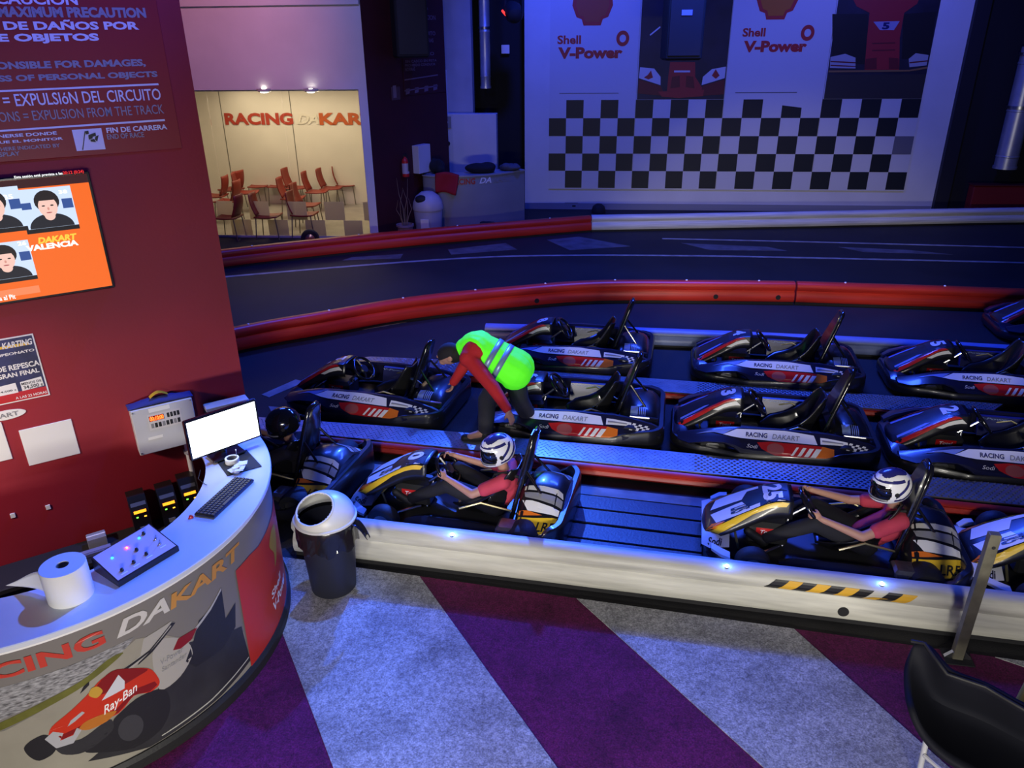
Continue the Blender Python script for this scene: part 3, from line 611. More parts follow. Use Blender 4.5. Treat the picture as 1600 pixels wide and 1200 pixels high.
t = thing('black_cabinet', 'black cabinet against the end of the red wall behind the monitor', 'cabinet', LEFW0.p(-.16, 0, .14), radians(46)); mb = MB(); mb.box((0, 0, .60), (.30, .22, 1.20), ch=.01); mb.build('body', MATTEB, t, 25)
mb = MB(); mb.box((0, .05, 1.215), (.30, .10, .03), ch=.004); mb.build('lit_top_edge', mat('top_edge_lit', (.6, .6, .62), .4), t, 25)  # pale strip paints in the light along the cabinet's top edge
t = thing('cable_tray', 'cable tray tinted as blue lit, lying on the low black bench', 'tray', LEFW0.p(-1.30, bz, .22), radians(46)); mb = MB(); mb.box((0, 0, .015), (.40, .06, .03), ch=.004); mb.build('trough', mat('tray_blue_lit', (.12, .13, .30), .5), t, 25); mb = MB(); mb.box((0, 0, .032), (.40, .04, .004)); mb.build('cover', mat('tray_cover_blue_lit', (.2, .21, .4), .5), t, None)  # blue light on the tray is put into both its colours
t = thing('small_carton', 'small grey carton on the low black bench beside the cable tray', 'box', LEFW0.p(-1.17, bz, .115), radians(46)); mb = MB(); mb.box((0, 0, .04), (.12, .09, .08), ch=.004); mb.build('carton', GREYP, t, 25); mb = MB(); mb.box((0, 0, .081), (.12, .012, .003)); mb.build('tape_strip', WHITEP, t, None)

# ------------------------------------------------------------------ reception counter
CC = V((-3.75, 3.25, 0)); 
ct = thing('reception_counter', 'curved white topped counter with a racing picture on its grey front', 'counter', CC)
def arc(r, a): return V((r * cos(radians(a)), r * sin(radians(a)), 0))
AN = [-112 + 162 * i / 60 for i in range(61)]
CTOP = mat('counter_top_white', (0.66, 0.70, 0.80), .38, var=.04, scale=4)
mb = MB(); mb.rings([[arc(r, a) + V((0, 0, z)) for r, z in ((.98, 1.03), (1.383, 1.03), (1.387, 1.034), (1.387, 1.056), (1.383, 1.06), (.98, 1.06))] for a in AN]); mb.build('worktop', CTOP, ct, 30)
mb = MB(); mb.rings([[arc(r, a) + V((0, 0, z)) for r, z in ((1.30, 0), (1.36, 0), (1.36, 1.03), (1.30, 1.03))] for a in AN]); mb.build('front_panel', mat('counter_front_grey', (.20, .185, .17), .45), ct, 30)
mb = MB(); mb.rings([[arc(r, a) + V((0, 0, z)) for r, z in ((1.355, 0), (1.385, 0), (1.385, .07), (1.37, .095), (1.355, .095))] for a in AN]); mb.build('rubber_skirting', RUBBER, ct, 30)
mb = MB(); mb.rings([[arc(r, a) + V((0, 0, z)) for r, z in ((1.362, 1.008), (1.368, 1.008), (1.368, 1.03), (1.362, 1.03))] for a in AN]); mb.build('trim_strip', WHITEP, ct, 30)
def front_of(a, z, off=0): return arc(1.3605 + off, a) + V((0, 0, z))
# graphics: coordinates are (degrees round the counter, height); 1 degree = 2.37 cm
def rounded(pts, k=4):
    out = []; n = len(pts)
    for i in range(n):
        p0, p1, p2, p3 = (V(pts[(i + d) % n]) for d in (-1, 0, 1, 2))
        for j in range(k):
            t = j / k; q = p1.lerp(p2, t) + ((p2 - p0) * t * (1 - t) ** 2 - (p3 - p1) * t * t * (1 - t)) * .42 - (p2 - p1) * (t * (1 - t) ** 2 - t * t * (1 - t)) * .84; out.append(tuple(q))
    return out
ROUND = ('picture_car_body', 'picture_rear_tyre', 'picture_front_tyre', 'picture_helmet', 'picture_side_pod', 'picture_cockpit', 'picture_engine_cover', 'picture_car_floor', 'picture_yellow_mark', 'picture_grass')
def gfx(name, pts, M, off):
    if name in ROUND: pts = rounded(pts)
    mb = MB(); print_poly(mb, pts, front_of, off, maxlen=3.0); return mb.build(name, M, ct, None, recalc=False)
TARMAC = mat('picture_tarmac', (.32, .30, .24), .45, var=.15, scale=3); DARKT = mat('picture_dark_tarmac', (.035, .035, .038), .4, var=.3, scale=4)
GRAND = mat('picture_grandstand', (.30, .30, .31), .5, var=.75, scale=7, streak=(5, 5, 16)); GRASS = mat('picture_grass', (.13, .13, .02), .5, var=.3, scale=9)
CARR = mat('picture_car_red', (.55, .035, .012), .35); CARD = mat('picture_car_shade', (.22, .01, .008), .4); TYRE = mat('picture_tyre', (.02, .02, .022), .4); SILV = mat('picture_silver', (.42, .42, .44), .35); LGREY = mat('picture_light_grey', (.40, .38, .35), .4)
gfx('picture_grandstand', [(-112, .60), (-58, .63), (-45, .70), (-34, .77), (-31, .83), (-56, .82), (-112, .80)], GRAND, .0010)
gfx('picture_grass', [(-60, .60), (-50.5, .665), (-42.8, .71), (-37, .77), (-34, .765), (-42, .68), (-50, .625), (-60, .56)], GRASS, .0014)
gfx('picture_tarmac', [(-112, .10), (-112, .55), (-58, .56), (-50, .625), (-42, .68), (-33, .79), (-31, .81), (-26, .76), (-20, .62), (-4.6, .37), (-4.3, .10)], TARMAC, .0012)
gfx('picture_dark_tarmac', [(-46, .20), (-38, .30), (-29.2, .44), (-24, .62), (-19.9, .60), (-12, .50), (-5.0, .42), (-4.2, .14), (-15, .105), (-34, .10)], DARKT, .0018)
gfx('picture_rear_wing', [(-19, .60), (-16.8, .69), (-13, .71), (-8.9, .785), (-9.5, .57), (-5.5, .61), (-7, .46), (-12, .40), (-20, .42), (-22, .50)], TYRE, .0024)
gfx('picture_wing_edge', [(-18.8, .655), (-13, .72), (-9, .782), (-9.2, .765), (-13.2, .70), (-18.6, .64)], SILV, .0030)
gfx('picture_engine_cover', [(-28.7, .66), (-26, .73), (-21.1, .64), (-20.0, .52), (-24, .43), (-29, .43)], LGREY, .0024)
gfx('picture_wing_red', [(-24.2, .62), (-22.5, .67), (-17.5, .66), (-19.5, .61), (-22.5, .60)], CARD, .0032)
gfx('picture_wing_white', [(-31, .70), (-29.5, .79), (-23.2, .80), (-22.4, .78), (-28, .69), (-33, .655), (-36, .665)], LGREY, .0026)
gfx('picture_wing_line', [(-35, .672), (-29, .705), (-23, .792), (-22.3, .775), (-28.4, .685), (-32, .652), (-31.6, .665), (-28.6, .698), (-23.2, .772), (-23.5, .778), (-29, .693), (-34, .662)], TYRE, .0034)
gfx('picture_front_tyre', [(-56.0, .42), (-55.6, .36), (-54.2, .315), (-51.6, .33), (-50.2, .38), (-50.8, .44), (-52.0, .47), (-54.5, .455)], TYRE, .0036)
gfx('picture_rear_tyre', [(-40, .35), (-39.0, .40), (-34, .455), (-29.5, .44), (-27.5, .38), (-28, .26), (-31, .17), (-36.9, .15), (-43, .22), (-46, .28)], TYRE, .0030)
gfx('picture_car_floor', [(-50.8, .40), (-46, .36), (-40, .41), (-40, .33), (-46, .27), (-50, .31)], DARKT, .0032)
gfx('picture_car_body', [(-51.2, .43), (-50.2, .50), (-46, .56), (-42.5, .615), (-39.5, .67), (-36, .685), (-30.1, .60), (-28.6, .50), (-29.0, .46), (-31, .45), (-34.3, .48), (-38, .42), (-45.1, .415), (-49, .38)], CARR, .0040)
gfx('picture_cockpit', [(-41.5, .60), (-39.2, .67), (-36, .69), (-30.3, .60), (-33, .585), (-38, .575)], CARD, .0046)
gfx('picture_air_box', [(-40.3, .545), (-36.0, .655), (-35.2, .60), (-35.6, .555)], mat('picture_white', (.62, .63, .68), .4), .0052)
gfx('picture_helmet', [(-42.2, .61), (-41.4, .645), (-40.2, .64), (-39.6, .60), (-41, .575)], mat('picture_yellow', (.55, .32, .04), .4), .0052)
gfx('picture_side_pod', [(-45.6, .43), (-44, .46), (-40.5, .46), (-38.2, .44), (-40.5, .405), (-44, .40)], mat('picture_orange', (.48, .16, .02), .4), .0048)
gfx('picture_front_wing', [(-52.0, .44), (-50.2, .47), (-48.5, .44), (-49.5, .40), (-47.0, .405), (-46.0, .44), (-45.2, .42), (-47.4, .355), (-50.6, .36)], SILV, .0044)
gfx('picture_body_shade', [(-49.0, .40), (-45.1, .42), (-38, .425), (-34.3, .485), (-31, .455), (-29.2, .47), (-29.6, .50), (-34, .52), (-38, .455), (-45, .445), (-49.6, .43)], CARD, .0044)
gfx('picture_tyre_rim', [(-36.5 + 2.6 * cos(i * pi / 10), .29 + .085 * sin(i * pi / 10)) for i in range(20)], mat('picture_rim', (.05, .05, .055), .35), .0036)
gfx('picture_barge_board', [(-47.5, .47), (-46.6, .50), (-44.2, .53), (-43.8, .515), (-46, .485)], SILV, .0046)
gfx('picture_mirror', [(-43.6, .64), (-42.6, .675), (-41.4, .69), (-41.6, .67), (-42.8, .65)], TYRE, .0048)
gfx('picture_track_line', [(-31, .125), (-18, .128), (-4.6, .17), (-4.6, .178), (-18, .138), (-31, .132)], mat('picture_line', (.5, .5, .44), .4), .0030)
mb = MB(); text_on(mb, 'Ray-Ban', front_of, -40.6, .435, 7.4, .068, .0056, .01, .35, du=(1, .0075), dv=(.0, 1)); mb.build('car_lettering', WHITEP, ct, None, recalc=False)
mb = MB(); text_on(mb, 'V-Power', front_of, -27.4, .575, 5.5, .035, .0048, .01, .2); text_on(mb, 'Santander', front_of, -27.6, .53, 6.2, .03, .0048, .01, .2); mb.build('wing_lettering', GREYP, ct, None, recalc=False)
mb = MB(); text_on(mb, 'RACING', front_of, -67.5, .868, 31.0, .092, .004, .03); mb.build('counter_word_racing', mat('letter_red', (.55, .05, .03), .4), ct, None, recalc=False)
mb = MB(); text_on(mb, 'DA', front_of, -34.4, .868, 11.6, .095, .004, .03, .35); mb.build('counter_word_da', mat('letter_white', (.62, .60, .58), .4), ct, None, recalc=False)
mb = MB(); text_on(mb, 'KART', front_of, -22.6, .866, 22.4, .088, .004, .03, .15); mb.build('counter_word_kart', mat('letter_orange', (.55, .26, .05), .4), ct, None, recalc=False)
gfx('picture_red_field', [(-3.4, .80), (3, .80), (8, .78), (50, .80), (50, .095), (-4.4, .095), (-4.3, .14)], mat('picture_red_field', (.52, .03, .015), .4), .0042)
gfx('picture_yellow_mark', [(14.5, .66), (18, .72), (23, .70), (22, .58), (19, .50), (16.5, .47), (17.5, .56)], mat('picture_gold', (.42, .22, .02), .4), .0052)
mb = MB(); text_on(mb, 'Shell', front_of, 10.5, .315, 10, .055, .005, .02, .1); text_on(mb, 'V-Power', front_of, 10.5, .215, 15, .07, .005, .03, .1); mb.build('counter_brand_lettering', WHITEP, ct, None, recalc=False)

# things on the counter
PAPER = mat('paper', (.86, .86, .85), .85, bump=.05, bscale=60)
t = thing('paper_roll', 'big white paper roll standing on the counter with its loose end pulled out', 'paper roll', (-2.875, 2.525, 1.06))
mb = MB(); mb.lathe([(.030, .0), (.104, .0), (.106, .004), (.106, .186), (.104, .19), (.030, .19)], n=48, loop=True); mb.build('roll', PAPER, t, 40)
mb = MB(); mb.lathe([(.026, .002), (.0295, .002), (.0295, .186), (.026, .186)], n=28, loop=True); mb.build('core', mat('card_core', (.30, .24, .18), .8), t, 40)
mb = MB(); mb.grid(lambda a, b: V((-.098 - .27 * a, -.03 + .015 * a + .012 * sin(4 * a), .015 + (.135 * (1 - a) ** .9) * b + .006 * sin(6 * a) * b + .004)), 14, 5); sh = mb.build('loose_sheet', PAPER, t, 60)
sh.modifiers.new('s', 'SOLIDIFY').thickness = .001
def quad_thing(name, label, cat, P, z):
    c = sum((V(p) for p in P), V((0, 0))) / 4; t = thing(name, label, cat, (c.x, c.y, z)); return t, [V((p[0] - c.x, p[1] - c.y, 0)) for p in P]
t, Q = quad_thing('switch_console', 'sloping lilac control panel with knobs and small lamps on the counter', 'control panel', [(-2.90, 2.72), (-2.80, 3.06), (-2.565, 2.97), (-2.68, 2.63)], 1.06)
H4 = [.085, .085, .03, .03]
mb = MB(); mb.rings([[q.copy() for q in Q], [q + V((0, 0, h)) for q, h in zip(Q, H4)]]); mb.build('case', BLACKP, t, 20)
def cpn(x, y, off=0):
    b = Q[3].lerp(Q[2], x); tpp = Q[0].lerp(Q[1], x); p = b.lerp(tpp, y); return p + V((0, 0, .03 + .055 * y + off))
mb = MB(); mb.poly([cpn(.02, .04, .002), cpn(.98, .04, .002), cpn(.98, .97, .002), cpn(.02, .97, .002)]); mb.build('face_plate', mat('lilac_plate', (.58, .50, .66), .4), t, None)
up_ = (cpn(1, 0) - cpn(0, 0)).cross(cpn(0, 1) - cpn(0, 0)).normalized()
for x, y in ((.16, .22), (.36, .24), (.58, .26), (.53, .50), (.80, .80)): mb = MB(); mb.lathe([(.010, 0), (.009, .012), (.006, .014)], cpn(x, y, .002), up_, 14); mb.build('knob', BLACKP, t)
for x, y in ((.86, .50), (.84, .32)): mb = MB(); mb.lathe([(.009, 0), (.007, .006)], cpn(x, y, .002), up_, 12); mb.cyl(cpn(x, y, .008), cpn(x, y, .008) + up_ * .022, .003, n=8); mb.build('toggle_switch', STEEL, t)
for x, y, n, M in ((.20, .66, 'green_lamp', em('cyan_lamp', (.2, .9, .8), 4)), (.46, .70, 'red_lamp', em('red_lamp', (1, .25, .2), 22)), (.70, .76, 'green_lamp', em('cyan_lamp', (.2, .9, .8), 4))): mb = MB(); mb.ell(cpn(x, y, .004), (.006, .006, .006), nu=10, nv=6); mb.build(n, M, t)
for x, y in ((.16, .12), (.36, .13), (.58, .15), (.84, .20)): mb = MB(); mb.poly([cpn(x - .05, y - .015, .0035), cpn(x + .05, y - .015, .0035), cpn(x + .05, y + .02, .0035), cpn(x - .05, y + .02, .0035)]); mb.build('caption', WHITEP, t, None)
kx = (V((-2.66, 3.71)) - V((-2.67, 3.30))); t = thing('keyboard', 'black computer keyboard on the curved counter', 'keyboard', (-2.61, 3.50, 1.06), atan2(kx.y, kx.x))
mb = MB(); mb.box((0, 0, .009), (.43, .135, .018), ch=.005); mb.build('case', BLACKP, t, 25)
mb = MB()
KEYM = mat('key_caps', (.03, .03, .036), .45)
for r in range(5):
    for c in range(20):
        if r == 0 and 5 <= c <= 9: continue
        mb.box((-.2 + c * .021, -.052 + r * .0255, .021), (.0175, .021, .007), ch=.002)
mb.box((-.2 + 7 * .021, -.052, .021), (.10, .021, .007), ch=.002); stuff(mb.build('keys', KEYM, t, 25))
t = thing('red_button', 'small red push button beside the keyboard', 'button', (-2.69, 3.265, 1.06)); mb = MB(); mb.lathe([(.014, 0), (.014, .006), (.010, .016), (.0, .018)], n=16); mb.build('cap', REDP, t); mb = MB(); mb.lathe([(.016, 0), (.016, .003)], n=16); mb.build('ring', STEEL, t)
t, Q = quad_thing('desk_pad', 'dark desk pad on the counter in front of the bright monitor', 'pad', [(-2.96, 3.93), (-2.80, 4.07), (-2.585, 3.89), (-2.74, 3.735)], 1.06); mb = MB(); mb.prism(Q, [q + V((0, 0, .005)) for q in Q]); mb.build('pad', MATTEB, t, None)
t = thing('tape_roll', 'white adhesive tape roll on the dark desk pad', 'tape', (-2.80, 3.895, 1.0655)); mb = MB(); mb.lathe([(.034, 0), (.045, 0), (.045, .034), (.034, .034)], n=32, loop=True); mb.build('roll', WHITEP, t, 40)
mb = MB(); mb.lathe([(.031, .001), (.034, .001), (.034, .033), (.031, .033)], n=32, loop=True); mb.build('core', GREYP, t, 40)
t = thing('pin_stick', 'thin metal stick standing beside the tape roll', 'stick', (-2.77, 3.91, 1.066)); mb = MB(); mb.cyl((0, 0, 0), (0, 0, .085), .002, n=8); mb.build('rod', STEEL, t); mb = MB(); mb.ell((0, 0, .088), (.005, .005, .005), nu=8, nv=6); mb.build('pin_head', WHITEP, t)
mb = MB(); mb.lathe([(.014, 0), (.012, .003)], n=14); mb.build('base', MATTEB, t)
t = thing('paper_slips', 'heap of small white paper slips on the dark desk pad', 'paper slips', (-2.715, 3.815, 1.066)); rr = random.Random(3)
for i in range(14):
    mb = MB(); c = V((rr.uniform(-.045, .045), rr.uniform(-.045, .045), .003 + .0022 * i)); mb.box(c, (.05, .03, .0012), Rz(rr.uniform(0, 3)) @ Rx(rr.uniform(-.12, .12))); mb.build('paper_slip', PAPER, t, None)
# monitor
mx = (V((-2.71, 4.13)) - V((-2.96, 3.75))).normalized(); mc = (V((-2.71, 4.13)) + V((-2.96, 3.75))) / 2
t = thing('computer_monitor', 'bright white computer monitor at the far end of the counter', 'monitor', (mc.x - .02, mc.y + .01, 1.067), atan2(mx.y, mx.x))
mb = MB(); mb.box((0, .02, .205), (.49, .032, .285), ch=.006); mb.build('casing', GLOSSB, t, 25)
mb = MB(); mb.poly([(-.232, .0035, .078), (.232, .0035, .078), (.232, .0035, .334), (-.232, .0035, .334)]); mb.build('screen', mat('monitor_screen', (.9, .95, .95), .4, emit=(.92, 1.0, .98), estr=2.6), t, None)
mb = MB(); mb.tube([(0, .045, .16), (0, .085, .10), (0, .085, .012)], .02, 10); mb.build('stand_neck', BLACKP, t); mb = MB(); mb.box((0.0, .055, .009), (.22, .15, .012), ch=.004); mb.build('stand_foot', BLACKP, t, 25)
for i, (P, lab) in enumerate(([[(-2.95, 3.76, 1.066), (-2.90, 3.66, 1.066), (-2.84, 3.62, 1.066), (-2.80, 3.60, 1.068)], 'thin black cable lying on the counter near the keyboard'],)):
    t = thing('cable', lab, 'cable', P[0]); mb = MB(); mb.tube([V(p) - V(P[0]) for p in P], .0025, 6); mb.build('cord', MATTEB, t)

# waste bin
t = thing('waste_bin', 'black waste bin with a white domed lid and black bag by the counter', 'waste bin', (-2.27, 4.06, .012))
BIN = mat('bin_plastic', (.018, .02, .035), .5)
mb = MB(); mb.lathe([(.150, 0), (.158, .01), (.195, .56), (.190, .56), (.152, .02), (.10, .02)], n=40); mb.build('bucket', BIN, t, 40)
mb = MB(); n = 56
BAGP = [(.186, .46, 0), (.204, .40, .014), (.208, .46, .012), (.206, .52, .010), (.212, .575, .004), (.200, .592, 0)]
mb.rings([[V(((r + amp * sin(j * 1.7) * cos(j * .6 + k)) * cos(2 * pi * j / n), (r + amp * sin(j * 2.3 + k * 2)) * sin(2 * pi * j / n), z + amp * 1.6 * sin(j * .9 + k))) for j in range(n)] for k, (r, z, amp) in enumerate(BAGP)], cap=False)
mb.build('bin_bag', mat('bag_plastic', (.012, .012, .016), .2, coat=.3), t, 80)
mb = MB(); mb.grid(lambda a, b: V((.19 + .10 * a + .01 * sin(9 * b), .02 + .12 * (b - .5) * (1 - .5 * a), .585 - .12 * a * a - .02 * sin(7 * b) - .03 * b)), 8, 8); bg = mb.build('bag_flap', mat('bag_plastic', (.012, .012, .016), .2), t, 80); bg.modifiers.new('s', 'SOLIDIFY').thickness = .003
# domed lid with a big slanted hole towards the viewer
bm = bmesh.new(); hd = V((-.15, -.55, .82)).normalized()
NU, NV = 64, 22; vv = []
for k in range(NV + 1):
    a = (pi / 2) * (k / NV); r = .205 * cos(a); z = .60 + .165 * sin(a)
    vv.append([bm.verts.new((max(r, .0005) * cos(2 * pi * j / NU), max(r, .0005) * sin(2 * pi * j / NU), z)) for j in range(NU)])
hc = V((-.035, -.075, .60)); 
for k in range(NV):
    for j in range(NU):
        q = [vv[k][j], vv[k][(j + 1) % NU], vv[k + 1][(j + 1) % NU], vv[k + 1][j]]
        c = sum((x.co for x in q), V()) / 4 - V((0, 0, .60)); c = V((c.x / .205, c.y / .205, c.z / .165)).normalized()
        if c.angle(hd) > .70: bm.faces.new(q)
me = bpy.data.meshes.new('lid'); bm.normal_update(); bm.to_mesh(me); bm.free(); me.materials.append(mat('lid_plastic', (.66, .66, .64), .35)); me.polygons.foreach_set('use_smooth', [True] * len(me.polygons))
ld = link('lid', me, t); ld.modifiers.new('s', 'SOLIDIFY').thickness = .006
mb = MB(); mb.lathe([(.200, .585), (.214, .585), (.216, .60), (.205, .606), (.198, .60)], n=48, loop=True); mb.build('lid_rim', mat('lid_plastic', (.66, .66, .64), .35), t, 50)
mb = MB(); pts = []
for j in range(48):
    x_ = hd.orthogonal().normalized(); y_ = hd.cross(x_); d = hd * cos(.72) + (x_ * cos(2 * pi * j / 48) + y_ * sin(2 * pi * j / 48)) * sin(.72); pts.append(V((d.x * .206, d.y * .206, max(.6, .60 + d.z * .166))))
mb.tube(pts, .007, 8, loop=True); mb.build('hole_rim', mat('lid_plastic', (.66, .66, .64), .35), t, 60)

# metal post by the barrier, dark seat at the lower right
t = thing('metal_post', 'worn square metal post on a base plate in front of the cream barrier', 'post', (1.885, 4.23, .012), radians(2))
POST = mat('galvanised_post', (.20, .19, .14), .5, metal=.4, var=.35, scale=9)
mb = MB(); mb.box((0, 0, .475), (.062, .05, .94), Ry(radians(.6)), ch=.004); mb.build('upright', POST, t, 25)
mb = MB(); mb.box((0, 0, .004), (.17, .14, .008), ch=.002); mb.build('base_plate', MATTEB, t, 25)
for x in (-.066, .066):
    mb = MB(); mb.prism([V((x * .52, -.012, .008)), V((x * 1.2, -.012, .008)), V((x * .52, -.012, .055))], [V((x * .52, .012, .008)), V((x * 1.2, .012, .008)), V((x * .52, .012, .055))]); mb.build('gusset', STEEL, t, None)
mb = MB(); mb.cyl((0.008, -.0265, .86), (0.008, -.024, .86), .011, n=12); mb.build('bolt_hole', MATTEB, t)

# ------------------------------------------------------------------ go-karts: front towards -x, centre at the origin
def interp(st, x):
    for a, b in zip(st, st[1:]):
        if x <= b[0]:
            t = max(0, (x - a[0]) / (b[0] - a[0])); return [p + (q - p) * t for p, q in zip(a, b)]
    return list(st[-1])
#           x,   y_in, z_top, y_mid, z_mid, y_out, z_low
POD = [(-.86, .30, .185, .40, .17, .44, .15), (-.76, .34, .225, .47, .20, .53, .165), (-.60, .36, .275, .50, .245, .555, .205), (-.45, .36, .305, .51, .265, .57, .215), (-.36, .36, .315, .51, .265, .575, .18), (-.28, .36, .32, .51, .262, .58, .115), (.0, .36, .33, .515, .262, .59, .10), (.45, .36, .325, .51, .255, .585, .10), (.60, .37, .31, .50, .245, .57, .12), (.80, .38, .27, .49, .22, .54, .16), (.90, .38, .23, .46, .20, .49, .17)]
def pod_pt(x, t, s, off=0.0):
    """t 0..1 over the sloping top (inner to outer), 1..2 down the outer face"""
    _, yi, zt, ym, zm, yo, zl = interp(POD, x)
    if t <= 1:
        y = yi + .05 + (ym - yi - .05) * t; z = zt + (zm - zt) * t; n = (.55, .83)
    else:
        u = t - 1; y = ym + (yo - ym) * min(1, u * 2.2); z = zm + (zl - zm) * u; n = (.95, .3) if u < .5 else (1, 0)
    return V((x, s * (y + n[0] * off), z + n[1] * off))
NOSE = [(-.90, .20, .17, .10), (-.84, .225, .235, .07), (-.70, .225, .325, .085), (-.55, .20, .415, .10), (-.44, .175, .475, .11), (-.36, .165, .500, .12), (-.27, .16, .505, .13)]
def nose_pt(x, t, off=0.0):
    """t -1..1 across; the middle part is the flat top, the rest the sides"""
    _, hw, z, drop = interp(NOSE, x)
    at = abs(t); s = 1 if t >= 0 else -1
    if at < .6: y = hw * .8 * at / .6; zz = z - .012 * (at / .6) ** 2; n = V((-.45, s * .05, .88))
    else: u = (at - .6) / .4; y = hw * (.8 + .25 * u); zz = z - .012 - drop * u ** 1.3; n = V((-.2, s * .85, .45))
    n.normalize(); return V((x, y * s, zz)) + n * off
CARB = mat('kart_black', (.009, .009, .012), .34, coat=.3)
KBLUE = mat('kart_dark_blue', (.012, .012, .035), .3, coat=.35)
KSIDE = mat('kart_side_black', (.012, .012, .016), .3, coat=.4)
SEATM = mat('kart_seat', (.012, .012, .013), .28, coat=.4)
FLOORP = mat('kart_floor_tray', (.06, .06, .065), .4, metal=.6)
ENGM = mat('engine_metal', (.30, .30, .31), .35, metal=.9, var=.2, scale=20)
PALEP = mat('pale_print', (.62, .60, .52), .35)
SKYP = mat('pale_blue_print', (.22, .30, .62), .4, coat=.1)
SUITP = mat('seat_blue_panel', (.03, .035, .16), .3, coat=.4)

